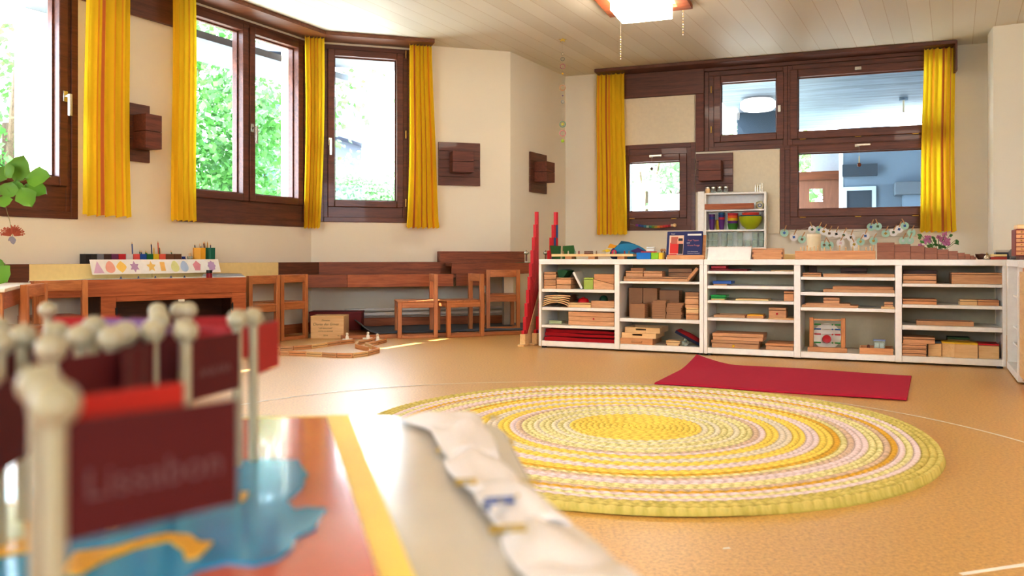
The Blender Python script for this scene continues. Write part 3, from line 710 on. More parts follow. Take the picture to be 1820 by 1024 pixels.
for kind, px, rgb in (('tri', 177, (226, 190, 214)), ('egg', 199, (240, 180, 160)), ('alm', 219, (244, 206, 110)), ('star6', 242, (196, 160, 190)), ('star5', 271, (240, 204, 120)), ('sq', 291, (244, 200, 120)), ('egg', 313, (226, 224, 160)), ('egg', 330, (190, 206, 230)), ('pent', 353, (232, 160, 168)), ('flower', 379, (196, 168, 204))):
    u = FAB.u(px, vp) - u0; b = MB(); sp = shape(kind, u, hp_ * .5, hp_ * .4)
    b._a([(p[0], .03 * p[1] / hp_ + .004 * math.sin(p[0] / Lp * 9) - .0015, p[1]) for p in sp], [tuple(range(len(sp)))]); b.build('crayon_shape', col('crayon_tint_%d_%d_%d' % rgb, rgb, .9), t, normals=False)
# jar and papers on the desk's right end
p = G(372, 494, .52); t = thing('paint_jar', 'small dark red jar with a black lid on the right end of the desk', 'jar', (p.x, p.y, .52))
MB().lathe([(0, 0), (.019, 0), (.02, .003), (.02, .03), (.017, .034), (0, .034)]).build('jar_body', col('jar_red', (150, 24, 40), .3), t); MB().lathe([(0, .034), (.02, .034), (.02, .054), (0, .054)]).build('lid', M['black'], t)
p = G(405, 493, .52)
for j in range(4):
    t = thing('folder', '%s grey folder in the stack beside the dark red jar on the desk' % ('bottom', 'second lowest', 'third lowest', 'top')[j], 'folder', D.w(D.u(380 + j * 3, .06), .06 + .005 * j, .52 + .006 * j), D.a + .02 * j, 'grey folders on the desk')
    L = D.u(436 - j * 4, .06) - D.u(380, .06); MB().box(0, L, 0, .2, 0, .0015).box(0, L, 0, .2, .004, .0055).build('cover', col('folder_grey_%d' % j, ((236, 234, 228), (150, 152, 160), (176, 178, 184), (120, 122, 130))[j]), t); MB().box(.002, L - .002, .002, .198, .0015, .004).build('pages', M['paper'], t)
for j, (xa, xb) in enumerate(((150, 268), (352, 404))):
    o = MB().grid(lambda a, b: (a * (D.u(xb, .03) - D.u(xa, .03)), b * .12, .0012 + .002 * math.sin(a * 7) ** 2), 12, 2).build('paper_sheet', M['paper'], None, D.w(D.u(xa, .03), .03, .5205), D.a, normals=False)
    tag(o, 'white paper sheet lying on the desk, %s one' % ('left', 'right')[j], 'paper', 'white sheets on the desk')
for j, px in enumerate((215, 246, 276, 304, 328)):
    t = thing('push_pin', 'tiny blue pin on the desk edge, %s from the left' % ORD[j], 'pin', D.w(D.u(px, .02), .02, .5235), D.a, 'tiny blue pins on the desk')
    MB().lathe([(0, 0), (.008, 0), (.008, .003), (.003, .005), (.003, .01), (.006, .012), (0, .013)], n=8).build('pin_head', col('pin_blue', (60, 90, 170)), t)

# ------------------------------------------------------------------ wine crate and red box
cp0, cp1 = G(552, 602), G(611, 602)
t = thing('wine_crate', 'light wooden wine crate with black lettering on the floor under the worktop', 'crate', (cp0.x, cp0.y, 0), .0)
w = cp1.x - cp0.x; h = (602 - 563.5) / F * cp0.y; dpt = .22
ca = math.radians(0)
MB().box(0, w, 0, .012, 0, h).box(0, w, dpt - .012, dpt, 0, h).box(0, .012, .012, dpt - .012, 0, h).box(w - .012, w, .012, dpt - .012, 0, h).box(.012, w - .012, .012, dpt - .012, 0, .01).build('crate_body', M['palewood'], t, bevel=.002)
MB().box(-.001, w + .001, -.001, dpt + .001, h, h + .007).build('lid', M['palewood'], t, bevel=.001)
INK = col('stamp_ink', (92, 60, 34), .8)
for s, z, sz, sh in (('Domaine', .84, .018, .35), ('Chante des Grives', .66, .028, .35), ('"LES BALLONS"', .47, .017, 0), ('CÔTES DU RHÔNE', .34, .014, 0), ('2014', .14, .018, 0)): text_obj(s, sz, INK, t, flat_on_front(w * .45, -.0008, h * z), shear=sh)
text_obj('750 ml', .011, INK, t, flat_on_front(w * .86, -.0008, h * .13))
cp = G(540, 597); t = thing('red_box', 'dark red box standing behind the wooden wine crate', 'box', (cp.x - .0, cp.y + .19, 0), .05)
w = (634 - 540) / F * cp.y * 1.0
MB().box(0, w, 0, .2, 0, .185).build('box_body', DRED, t, bevel=.003); MB().box(-.004, w + .004, -.004, .204, .17, .19).build('lid', DRED, t, bevel=.003)

# ------------------------------------------------------------------ wooden toy road blocks on the floor
TB = [M['wood'], M['palewood'], M['boxwood']]
def road(pts, which, z=.0, h=.03):
    for i in range(len(pts) - 1):
        a, b = G(*pts[i]), G(*pts[i + 1]); L = (b - a).length; 
        t = thing('toy_road_block', 'wooden toy block lying on the floor, %s from the left in the %s wavy row' % (ORD[i], which), 'block', a, math.atan2(b.y - a.y, b.x - a.x), 'toy blocks laid in wavy rows')
        MB().box(.001, L - .001, -.008, .008, 0, h).build('block_body', TB[i % 3], t, bevel=.0015); MB().box(.006, L - .006, -.0085, -.008, h * .45, h * .55).build('groove', INK, t)
road([(438, 624), (470, 623.5), (497, 623.2), (521, 622.5), (553, 620), (581, 616), (603.5, 612.5), (629, 609.5)], 'rear')
road([(440, 630), (470, 631), (496, 631.2), (514, 631.5), (545, 632.5), (573, 634), (599, 635.5), (626.5, 635.5), (653, 632), (673, 626.5)], 'front')
road([(673, 626), (663, 621.5), (650, 616.5), (670, 613), (686, 608)], 'right-hand')
road([(654, 624.5), (633, 619), (636, 613.5), (655, 610), (668, 606)], 'inner')
for i, (x, y) in enumerate(((617, 605.5), (654, 603.5), (671, 607))):  # white figures added in place of bright sunlit spots
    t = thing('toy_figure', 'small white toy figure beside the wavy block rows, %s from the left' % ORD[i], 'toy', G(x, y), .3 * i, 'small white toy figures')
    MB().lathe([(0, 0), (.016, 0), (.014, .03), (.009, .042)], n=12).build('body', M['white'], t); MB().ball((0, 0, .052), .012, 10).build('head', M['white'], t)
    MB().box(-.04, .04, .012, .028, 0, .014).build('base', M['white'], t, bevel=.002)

# ------------------------------------------------------------------ graduated rods in their stands
RW = .025
def rod_stand(label, base, ang, bicolor, lab2):
    t = thing('rod_stand', label, 'stand', base, ang)
    PW = M['palewood']; MB().box(-.04, .36, -.009, .042, 0, .014).build('stand_base', PW, t, bevel=.003)
    MB().prism([(0, -.005), (.34, -.005), (.34, .012), (0, .012)], .014, .09).build('stand_side', PW, t) if False else MB().prismv([(.0, .014), (.33, .014), (.33, .42), (.30, .42), (.05, .09), (.0, .09)], -.007, -.001).build('stand_side', PW, t, bevel=.002)
    MB().prismv([(.0, .014), (.33, .014), (.33, .42), (.30, .42), (.05, .09), (.0, .09)], .031, .037).build('stand_side', PW, t, bevel=.002)
    MB().box(-.006, .0, -.007, .037, .014, .09).build('stand_front', PW, t, bevel=.002)
    for i in range(10):
        x = .004 + i * (RW + .005); L = .1 * (i + 1)
        r = thing('counting_rod', '%s rod in the %s' % (('shortest' if i == 0 else 'longest' if i == 9 else ORD[i] + ' shortest'), lab2), 'rod', Vector(base) + Matrix.Rotation(ang, 3, 'Z') @ Vector((x, .003, .015)), ang, 'graduated rods in the ' + lab2)
        n = i + 1
        if not bicolor: MB().box(0, RW, 0, RW, 0, L).build('rod_body', RED, r, bevel=.001); MB().box(.0005, RW - .0005, .0005, RW - .0005, L, L + .0006).build('end_grain', col('rod_end', (186, 24, 34)), r)
        else:
            for k in range(n): MB().box(0, RW, 0, RW, .1 * k, .1 * (k + 1)).build('rod_section', RED if (n - 1 - k) % 2 == 0 else BLUE, r, bevel=.0008)
    return t
# rods rise away from the viewer: the shortest stands in front
rb = G(932.5, 615.5)
rod_stand('pale wooden stand of the red rods at the left end of the white shelves', rb, math.radians(67), False, 'all-red set beside the white shelves')
rb2 = Vector((.183, 6.36, 0))
rod_stand('pale wooden stand of the red and blue rods hidden behind the white shelves', rb2, math.radians(53), True, 'red and blue set behind the white shelves')

# ------------------------------------------------------------------ hanging chains of rings and beads
WIRE = col('thread', (180, 170, 150), .8)
def hang(label, top, items, name, zb):
    t = thing(name, label, 'mobile', top); b = MB().cyl((0, 0, 0), (0, 0, zb - top.z), .0006, None, 4); b.build('thread', WIRE, t)
    for kind, dz, r, rgb in items:
        m = col('chain_%d_%d_%d' % rgb, rgb, .4)
        if kind == 'ring': MB().torus((0, 0, dz), r, r * .16, 'y', 20, 6).build('ring', m, t)
        elif kind == 'ball': MB().ball((0, 0, dz), r, 10).build('bead', m, t)
        else: MB().prismv([(r * (1 if i % 2 == 0 else .4) * math.sin(PI * i / 5), dz + r * .5 * (1 if i % 2 == 0 else .4) * math.cos(PI * i / 5)) for i in range(10)], -.002, .002).build('star', m, t)
    return t
tp_ = G(1000, 68.5, CEIL - .003) if False else PY(1000, 68.0, 7.62); tp_.z = CEIL - .003; Yh = tp_.y
zz = lambda y: (CY - y) / F * Yh + H - tp_.z
rp = lambda px: px / F * Yh
hang('hanging chain of coloured paper rings below a yellow star near the corner', tp_, [('star', -.012, rp(8), (196, 170, 60)), ('ring', zz(96), rp(2.4), (140, 142, 130)), ('ring', zz(105), rp(3.2), (120, 128, 120)), ('ring', zz(118), rp(4.2), (176, 120, 132)), ('ball', zz(131), rp(1.8), (226, 176, 30)), ('ring', zz(156), rp(4.8), (180, 130, 90)), ('ball', zz(170), rp(1.4), (130, 96, 140)), ('ring', zz(181), rp(2.6), (130, 140, 150)), ('ring', zz(221), rp(5), (120, 160, 130)), ('ball', zz(221), rp(2.2), (200, 200, 60)), ('ring', zz(237), rp(5.2), (206, 140, 140)), ('ball', zz(250.5), rp(3.2), (170, 196, 40))], 'ring_chain', H + (CY - 252) / F * Yh)
for j, (x, y0, y1, y2, sd) in enumerate(((1103, 39, 66, 105, 'left'), (1214, 15, 20, 62, 'right'))):
    tp_ = PY(x, y0, 6.62); tp_.z = min(tp_.z, CEIL - .003) if j == 0 else CEIL - .003; Yh = tp_.y
    if j == 0: tp_.z = 2.50
    zz = lambda y: (CY - y) / F * Yh + H - tp_.z
    n = 9; hang('fine hanging string of pale pink beads at the %s corner of the ceiling lamp' % sd, tp_, [('ball', zz(y1 + (y2 - y1) * k / n), rp(1.1), (236, 200, 184) if k % 2 else (226, 176, 110)) for k in range(n + 1)], 'bead_string', H + (CY - y2) / F * Yh)
# ------------------------------------------------------------------ the three white open shelf units
S0, S1 = G(958, 618), G(1785, 656)
S = fr2(S0, S1); SL = math.dist(S0[:2], S1[:2]); SD = .36; ST = .648
zS = lambda x, y, v=0: S.z(x, y, v)
WH = M['white']
b_in = [(962, 1092), (1101, 1243), (1257, 1411), (1422.5, 1591), (1603, 1782)]      # inner edges of the five bays in the picture
BAY = [(S.u(a), S.u(c)) for a, c in b_in]
ytop = .037
SH = [[(962, 513.5, 518.8), (962, 545.5, 551), (962, 577, 582)], [(1101, 499.8, 503.9), (1101, 565.2, 571.5)],
      [(1257, 481.6, 486.6), (1257, 507.4, 513), (1257, 533.5, 538.6), (1257, 564.3, 569.7)], [(1423, 492, 497.5), (1423, 519, 525), (1423, 546, 552)],
      [(1603, 504, 509.5), (1603, 541, 547), (1603, 578, 586)]]
FLOORZ = []
def unit(label, bays, x_left, x_right):
    u0, u1 = S.u(x_left), S.u(x_right)
    t = thing('shelf_unit', label, 'shelf', S.w(u0, 0, 0), S.a)
    MB().box(0, u1 - u0, 0, SD, ST - ytop, ST).build('top_panel', WH, t, bevel=.003)
    MB().box(.002, u1 - u0 - .002, .012, SD, .012, .052).build('bottom_panel', WH, t, bevel=.003)
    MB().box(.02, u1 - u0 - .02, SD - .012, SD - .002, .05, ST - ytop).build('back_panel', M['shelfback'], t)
    edges = [u0] + [x for i in bays for x in BAY[i]] + [u1]
    for k in range(0, len(edges), 2):
        a, c = edges[k] - u0, edges[k + 1] - u0
        if c - a > .045: MB().box(a, (a + c) / 2 - .0008, 0, SD - .013, .012, ST - ytop).box((a + c) / 2 + .0008, c, 0, SD - .013, .012, ST - ytop).build('upright_panel', WH, t, bevel=.002)
        else: MB().box(a, c, 0, SD - .013, .012, ST - ytop).build('upright_panel', WH, t, bevel=.002)
    for i in bays:
        a, c = BAY[i][0] - u0, BAY[i][1] - u0; fz = []
        for x, y0, y1 in SH[i]:
            zt, zb = zS(x, y0), zS(x, y1); fz.append(zt)
            MB().box(a + .001, c - .001, .004, SD - .014, zb, zt).build('shelf_board', WH, t, bevel=.002)
        FLOORZ.append(fz + [.052])
    for x in (.03, u1 - u0 - .03):
        for y in (.03, SD - .05): MB().cyl((x, y, 0), (x, y, .013), .018, None, 10).build('foot', M['black'], t)
    return t
unit('white open shelf unit on the left with two compartment columns', (0, 1), 957.5, 1250.3)
unit('long white open shelf unit in the middle with three compartment columns', (2, 3, 4), 1250.9, 1788.5)

# unit standing at a right angle on the right edge
K0 = G(1789.5, 657); K1 = G(1809, 683)
K = fr2(K1, K0); KL = math.dist(K0[:2], K1[:2])     # u runs away from the viewer, v points to the right (into the unit: -v is left)
t = thing('shelf_unit', 'white shelf unit at the right edge seen nearly edge-on with peg holes', 'shelf', K.w(0, 0, 0), K.a)
kd = .36
MB().box(0, KL, -kd, 0, ST - ytop, ST).build('top_panel', WH, t, bevel=.002)
MB().box(0, KL, -kd, 0, .01, .05).build('bottom_panel', WH, t, bevel=.002)
MB().box(0, .02, -kd + .01, 0, .05, ST - ytop).build('upright_panel', WH, t, bevel=.002)
MB().box(KL - .02, KL, -kd + .01, -.002, .05, ST - ytop).build('upright_panel', WH, t, bevel=.002)
MB().box(.02, KL - .02, -kd, -kd + .01, .05, ST - ytop).build('back_panel', WH, t)
for y in (521, 573, 601):
    zt = K.z(1800, y, -.05); MB().box(.02, KL - .02, -kd + .01, -.03, zt - .012, zt).build('shelf_board', WH, t, bevel=.002)
ph = MB()
for i in range(16):
    for v in (-.08, -.28): ph.cyl((KL - .021, v, .09 + .033 * i), (KL - .0195, v, .09 + .033 * i), .004, None, 6)
o = ph.build('peg_hole', M['black'], t); o['kind'] = 'stuff'
kz = K.w(-.004, -.4, 0)
t = thing('wooden_cabinet', 'light wooden cabinet cut off by the right edge beside the white shelves', 'cabinet', K.w(-.02, -.02, 0), K.a)
MB().box(-.5, .0, -.4, .0, .02, ST - .04).build('cabinet_body', M['woodz'], t, bevel=.004)
MB().box(-.49, -.02, .0, .016, .05, ST - .06).build('cabinet_door', M['palewood'], t, bevel=.003)
MB().box(-.51, .0, -.41, .018, ST - .04, ST).build('top_panel', WH, t, bevel=.003)

# ------------------------------------------------------------------ helpers for things on the shelves
def place(x0, x1, hpx, zb, v0):
    u0, u1 = S.u(x0, v0), S.u(x1, v0); Y = S.Y((u0 + u1) / 2, v0)
    return S.w(u0, v0, zb), u1 - u0, hpx / F * Y
BWD = M['boxwood']
def joints(b, w, h, d):
    n = max(2, int(h / .014))
    for k in range(n):
        if k % 2 == 0:
            z0, z1 = h * k / n, h * (k + 1) / n
            b.box(-.0006, .008, -.0006, .004, z0, z1, 1).box(w - .008, w + .0006, -.0006, .004, z0, z1, 1)
def lbox(label, x0, x1, hpx, zb, v0=.03, dep=.2, mat=None, lid=.28, lidmat=None, knob=None, name='wooden_box', cat='box', group=None, over=.0, fj=False):
    p, w, h = place(x0, x1, hpx, zb, v0); mat = mat or BWD
    t = thing(name, label, cat, p, S.a, group)
    if lid:
        hl = max(.005, h * lid); b = MB().box(0, w, 0, dep, 0, h - hl - .0028)
        if fj: joints(b, w, h - hl - .002, dep)
        b.build('box_body', [mat, M['walnut'] if mat is not BWD else M['wood']], t, bevel=.0018)
        MB().box(-over, w + over, -over, dep + over, h - hl, h).build('lid', lidmat or mat, t, bevel=.0018)
    else:
        MB().box(0, w, 0, dep, 0, .006).box(0, w, 0, .008, .006, h).box(0, w, dep - .008, dep, .006, h).box(0, .008, .008, dep - .008, .006, h).box(w - .008, w, .008, dep - .008, .006, h).build('box_body', mat, t, bevel=.0015)
    if knob: MB().ball((w * knob[0], -.004, h * knob[1]), knob[2], 10).build('knob', knob[3], t)
    return t, p.z + h
def tray(label, x0, x1, hpx, zb, v0=.03, dep=.22, mat=None, slot=False, name='wooden_tray', group=None, handle=False, inner=None):
    p, w, h = place(x0, x1, hpx, zb, v0); mat = mat or BWD
    t = thing(name, label, 'tray', p, S.a, group); e = .009
    MB().box(e, w - e, e, dep - e, 0, .006).build('tray_bottom', mat, t)
    f = MB()
    if slot:
        a, c = w * .32, w * .6; f.box(0, a, 0, e, 0, h).box(c, w, 0, e, 0, h).box(a, c, 0, e, 0, h * .5).box(a, c, 0, e, h * .8, h)
    else: f.box(0, w, 0, e, 0, h)
    f.build('front_side', mat, t, bevel=.0012)
    MB().box(0, w, dep - e, dep, 0, h).build('rear_side', mat, t, bevel=.0012)
    for x in (0, w - e): MB().box(x, x + e, e, dep - e, 0, h).build('tray_end', mat, t, bevel=.0012)
    if handle: MB().box(w * .35, w * .68, -.014, 0, h * .32, h * .6).build('handle', mat, t, bevel=.004)
    if inner: MB().box(e + .002, w - e - .002, e + .002, dep - e - .002, .006, h * .8).build('tray_filling', inner, t)
    return t, p.z + h
def board(label, x0, x1, hpx, zb, v0=.03, dep=.2, mat=None, name='wooden_board', cat='board', top=None, group=None):
    p, w, h = place(x0, x1, hpx, zb, v0); mat = mat or BWD
    t = thing(name, label, cat, p, S.a, group)
    MB().box(0, w, 0, dep, 0, h * (.62 if top else 1)).build('board_body', mat, t, bevel=.0015)
    MB().hframe(.004, w - .004, .004, dep - .004, .006, h - .0002, h + .0012).build('edge_moulding', mat, t) if not top else MB().box(.004, w - .004, .004, dep - .004, h * .62, h).build('top_layer', top, t, bevel=.001)
    return t, p.z + h
def z_(bay, i): return FLOORZ[bay][i] + .0005
def blockgrid(label, x0, x1, hpx, zb, v0, dep, group):
    p, w, h = place(x0, x1, hpx, zb, v0)
    t = MB().box(0, w, 0, dep, 0, h).build('gridded_block', M['grid'], None, p, S.a, bevel=.001)
    return tag(t, label, 'block', group), p.z + h

# bay 1 -------------------------------------------------------------
g = 'boxes stacked in the left shelf column'
zt = z_(0, 0)
for i, n in enumerate(('bottom', 'middle', 'top')): _, zt = lbox('small light wooden box, %s of the three stacked at the far left of the shelves' % n, 966.5, 988, 9.9, zt, .03, .16, None, .35, group=g)
zt = z_(0, 0)
for i, n in enumerate(('lower', 'upper')): _, zt = lbox('wide light wooden box, %s of the pair under the dark green wedge' % n, 989, 1014.5, 10, zt, .03, .2, None, .2, group=g)
p, w, h = place(990, 1012, 14, zt, .04)
t = thing('green_book', 'dark green folded cardboard wedge lying on the stacked wooden boxes', 'wedge', p, S.a)
MB().prismv([(0, .055), (.012, 0), (.05, 0), (.085, .05), (.06, .058)], 0, .14).build('cover', col('dark_green_card', (24, 84, 40), .7), t, bevel=.002); MB().prismv([(.004, .056), (.06, .0585), (.05, .062)], .004, .13).build('pages', M['black'], t)
p, w, h = place(1032.5, 1036, 29, z_(0, 0), .05)
t = thing('picture_book', 'thin picture book with a white spine leaning in the left shelf column', 'book', p, (0, -.5, S.a))
MB().box(0, .004, 0, .17, 0, .135).box(.013, .017, 0, .17, 0, .135).box(.0, .017, -.003, .0, .0, .135).build('cover', M['paper'], t, bevel=.001); MB().box(.004, .013, .001, .168, .002, .133).build('pages', col('dark_page', (46, 62, 66), .7), t)
lbox('yellow-green box beside the slant-topped wooden box', 1037.5, 1054, 20.5, z_(0, 0), .03, .14, col('lime', (178, 196, 92), .6), .12)
p, w, h = place(1054.6, 1091, 27.5, z_(0, 0), .03)
t = thing('slanted_box', 'wooden box with a slanting split across its front in the left column', 'box', p, S.a)
MB().prismv([(0, 0), (w, 0), (w, h * .33), (0, h * .66)], 0, .2).build('box_body', BWD, t, bevel=.002); MB().prismv([(.004, h * .67), (w, h * .35), (w, h), (.004, h)], .004, .196).build('lid', M['wood'], t, bevel=.002)
zb = z_(0, 1)
for i in range(5):
    p, w, h = place(962.5, 1008, 4, zb, .02)
    t = thing('leaf_board', 'thin curved wooden board, %s from the bottom of the fanned pile on the left' % ORD[i], 'board', S.w(BAY[0][0] + .003 + .004 * i, .02, zb), S.a, 'fanned thin boards')
    sl = .10 - .02 * i
    MB().grid(lambda a, b: (a * .2, b * .2, .003 + sl * .28 * a * (1 - a) * 4 + .004 * a), 12, 2).grid(lambda a, b: (a * .2, b * .2, .009 + sl * .28 * a * (1 - a) * 4 + .004 * a), 12, 2).build('board_body', M['wood'], t); MB().grid(lambda a, b: (a * .2, -.0003, .002 + .008 * b + sl * .28 * a * (1 - a) * 4 + .004 * a), 12, 1).build('pale_edge', M['palewood'], t); zb += .0175
_, zr_ = lbox('pale wooden box under the red dome in the left column', 1008.5, 1050, 8.5, z_(0, 1), .03, .2, M['palewood'], .3)
p, w, h = place(1027, 1046.5, 8.5, zr_, .06)
t = thing('red_bowl', 'shiny red upturned bowl on the pale wooden box', 'bowl', S.w(S.u(1037, .1), .1, zr_), S.a)
MB().lathe([(w / 2, 0), (w / 2 * .96, h * .4), (w / 2 * .72, h * .8), (w / 2 * .3, h * .97), (0, h)], n=24).build('bowl_body', col('red_gloss', (206, 20, 30), .15), t); MB().lathe([(w * .12, h * .96), (w * .12, h * 1.08), (0, h * 1.1)], n=16).build('foot_ring', RED, t)
_, zg = tray('wooden tray holding a dark green dome in the left column', 1050.5, 1091.5, 12.5, z_(0, 1), .04, .2)
t = thing('green_ball', 'dark green half ball showing above the wooden tray in the left column', 'ball', S.w(S.u(1073, .14), .14, z_(0, 1) + .0065), S.a)
MB().lathe([(0, 0), (.03, .0), (.034, .03), (.03, .06), (.018, .076), (0, .08)], n=20).build('half_ball', col('dark_green_gloss', (16, 66, 46), .3), t); MB().torus((0, 0, .03), .034, .002, 'z').build('rim', col('green_rim', (10, 50, 36)), t)
zt = z_(0, 2)
for i, n in enumerate(('bottom', 'middle', 'top')):
    kn = (.56, .45, .0075, RED) if i == 1 else None
    p, w, h = place(1010, 1091.5, 7.9, zt, .05)
    t = thing('flat_box', 'long flat wooden drawer box, %s of the three stacked in the left column' % n, 'box', p, S.a, 'flat drawer boxes')
    MB().box(0, w, 0, .012, 0, h).build('drawer_front', BWD, t, bevel=.002); MB().box(.004, w - .004, .012, .24, .001, h - .002).build('drawer_body', M['wood'], t)
    if kn: MB().ball((w * .56, -.004, h * .5), .0065, 10).build('knob', RED, t)
    zt = p.z + h + .0005
t = thing('plastic_case', 'small pale green clear plastic case beside the flat drawers', 'case', S.w(S.u(976, .12), .12, z_(0, 2)), S.a)
MB().box(0, .1, 0, .08, 0, .016).build('case_bottom', col('pale_green_plastic', (206, 214, 168), .3), t, bevel=.002); MB().box(-.001, .101, -.001, .081, .017, .022).build('lid', col('pale_green_plastic2', (216, 222, 180), .2), t, bevel=.002)
zt = z_(0, 3)
for i, n in enumerate(('bottom', 'middle', 'top')):
    p, w, h = place(967.5 + i * 1.5, 1091.5, 7, zt, .025 + .02 * i); hh = (.026, .018, .018)[i]
    t = thing('folded_felt', 'red felt cloth folded flat, %s of the three at the lower left' % n, 'cloth', p, S.a, 'folded red felt cloths')
    MB().grid(lambda a, b: (a * w, b * .27, hh * (1 - .25 * b) + .006 * math.sin(7 * a + i) * (1 - a) + .008 * math.exp(-((a - .35) * 4) ** 2) * (i > 0)), 30, 6).grid(lambda a, b: (a * w, 0, b * (hh + .006 * math.sin(7 * a + i) * (1 - a) + .008 * math.exp(-((a - .35) * 4) ** 2) * (i > 0))), 30, 2).grid(lambda a, b: (0, a * .27, b * hh * (1 - .25 * a)), 4, 1).build('cloth_fold', FELT, t)
    zt += hh + .007

# bay 2 -------------------------------------------------------------
zt = z_(1, 0)
_, z1_ = lbox('long low wooden box on the upper shelf of the second column', 1108.5, 1222, 8.3, zt, .03, .14, None, .3)
lbox('wooden block box on the long low box, left one', 1112, 1142.5, 9.8, z1_, .04, .1, None, .3); _, z2_ = lbox('wooden block box on the long low box, right one', 1144, 1177, 9.8, z1_, .04, .1, None, .3)
blockgrid('small gridded wooden block on the left block box', 1121, 1143, 5.5, z2_, .05, .07, 'gridded wooden blocks')
lbox('dark flat wooden box at the back of the upper shelf in the second column', 1190, 1230, 12, z1_ - .02, .2, .1, M['wood'], .3) if False else lbox('dim wooden box standing at the back of the upper shelf in the second column', 1188, 1230, 22, zt, .2, .1, M['wood'], .3)
p, w, h = place(1215.5, 1220, 27, zt, .04)
t = thing('leaning_plank', 'wooden plank leaning against the upright in the second column', 'plank', p, (0, math.radians(40), S.a))
MB().box(0, .022, 0, .12, 0, .132).build('plank_body', BWD, t, bevel=.002); MB().box(.004, .018, -.001, 0, .01, .122).build('groove', M['wood'], t)
gb = 'gridded wooden blocks'; zf = z_(1, 1)
bk, za = blockgrid('large gridded wooden cube at the back left of the middle shelf, bottom one', 1117.5, 1141, 26, zf, .17, .1, gb)
bk, _ = blockgrid('large gridded wooden cube at the back of the middle shelf, bottom right one', 1143, 1167.5, 26, zf, .17, .1, gb)
blockgrid('large gridded wooden cube at the back left of the middle shelf, top one', 1117.5, 1142, 25, za + .0005, .17, .1, gb); blockgrid('large gridded wooden cube at the back of the middle shelf, top right one', 1143, 1168, 25, za + .0005, .17, .1, gb)
bk, za = blockgrid('gridded wooden cube behind the flat plates, bottom one', 1172, 1207, 31, zf, .18, .1, gb); blockgrid('gridded wooden cube behind the flat plates, top one', 1172, 1207, 17, za + .0005, .18, .1, gb)
blockgrid('gridded wooden cube standing alone at the front of the middle shelf', 1119.5, 1146, 25.3, zf, .03, .1, gb)
for s_, (xa, xb, n, off) in enumerate(((1158.5, 1183, 8, 0), (1184, 1210.5, 7, 1))):
    zc = zf
    for i in range(n):
        dx = 4 if i == n - 1 else (2 if i % 3 == 2 else 0)
        o, zc = blockgrid('gridded wooden plate, %s from the bottom in the %s front pile' % (ORD[i], ('left', 'right')[s_]), xa + dx * .5, xb + dx * (1 if s_ else .2), 3.95, zc + .0004, .03 + .001 * (i % 3), .1, 'gridded plates in two piles')
zc = zf
for i, (n, m, hp) in enumerate((('lowest', M['wood'], 12), ('second lowest', M['palewood'], 9), ('middle', BWD, 8), ('second from the top', BWD, 12))): _, zc = lbox('wooden box, %s in the pile at the right of the middle shelf' % n, 1219 - (1.5 if i > 1 else 0), 1241.5, hp, zc, .04, .14, m, .25, group='boxes in the right pile')
blockgrid('gridded wooden block on top of the pile at the right of the middle shelf', 1218, 1241.5, 7.5, zc, .05, .1, gb)
zc = z_(1, 2)
_, zc = tray('brown wooden tray with a front bar handle, lowest of the tray stack', 1102.5, 1160, 10.5, zc, .02, .26, M['wood'], handle=True)
_, zc = tray('light wooden tray with a slot handle, middle of the tray stack', 1104.5, 1166, 9.5, zc, .03, .25, M['palewood'], True)
_, zc = tray('light wooden tray with a slot handle, top of the tray stack', 1110.5, 1173, 9.8, zc, .035, .25, M['palewood'], True)
lbox('small light wooden box on the lower shelf beside the tray stack', 1183.5, 1208, 9, z_(1, 2), .03, .08, M['palewood'], .3, fj=True)
t = thing('plastic_bag', 'small crumpled clear plastic bag beside the light wooden box', 'bag', S.w(S.u(1217, .06), .06, z_(1, 2)), S.a)
b = MB(); r_ = random.Random(4); b.ball((0, 0, .02), .032, 12, 0, .62); b.v = [(x * r_.uniform(.8, 1.15), y * r_.uniform(.8, 1.15), max(0, z) * r_.uniform(.8, 1.2)) for x, y, z in b.v]; b.build('bag_film', M['glass_item'], t, smooth=False); MB().cyl((0, 0, .036), (0, 0, .05), .006, .012).build('bag_neck', M['glass_item'], t)
p, w, h = place(1203, 1243, 26, z_(1, 2), .05)
t = thing('cushion', 'red and navy flat cushion leaning in the lower right corner of the second column', 'cushion', p + Vector((-.012, 0, h * .95)), (0, math.radians(27), S.a))
MB().grid(lambda a, b_: (a * .19, b_ * .16, .012 + .016 * math.sin(PI * a) * math.sin(PI * b_)), 12, 8).build('top_cover', FELT, t); MB().box(0, .19, 0, .16, -.008, .0125).build('side_band', col('navy', (34, 36, 62), .9), t, bevel=.004)

# bay 3 -------------------------------------------------------------
_, zc = tray('dark red tray under the red box on the top shelf of the middle column', 1261, 1328, 3, z_(2, 0), .05, .2, DRED)
lbox('bright red lidded box on the dark red tray', 1264, 1290.5, 7, z_(2, 0) + .0065, .065, .1, col('red_lid_box', (214, 44, 48), .35), .6, RED)
board('thin pale card on the top shelf of the middle column', 1370, 1410, 1.4, z_(2, 0), .05, .16, M['palewood'], 'thin_card', 'card')
_, zc = board('low wooden base under the blue tray', 1268, 1292, 2.6, z_(2, 1), .04, .1)
tray('blue tray with flared sides on the second shelf of the middle column', 1266.5, 1300, 5, zc, .035, .14, col('blue_tray', (28, 92, 176), .35), inner=col('blue_inner', (40, 70, 120)))
_, zc = board('low pale base under the green box', 1264, 1288, 2.5, z_(2, 2), .04, .1, M['palewood'])
lbox('bright green lidded box on the third shelf of the middle column', 1263, 1290, 6, zc, .035, .14, col('bright_green', (30, 176, 66), .35), .5)
board('thin pale yellow board on the third shelf of the middle column', 1306.5, 1366, 3, z_(2, 2), .04, .16, M['cream'], top=M['palewood'])
lbox('dim wooden box in the right corner of the third shelf', 1393, 1410.5, 17.5, z_(2, 2), .06, .16, M['wood'], .2)
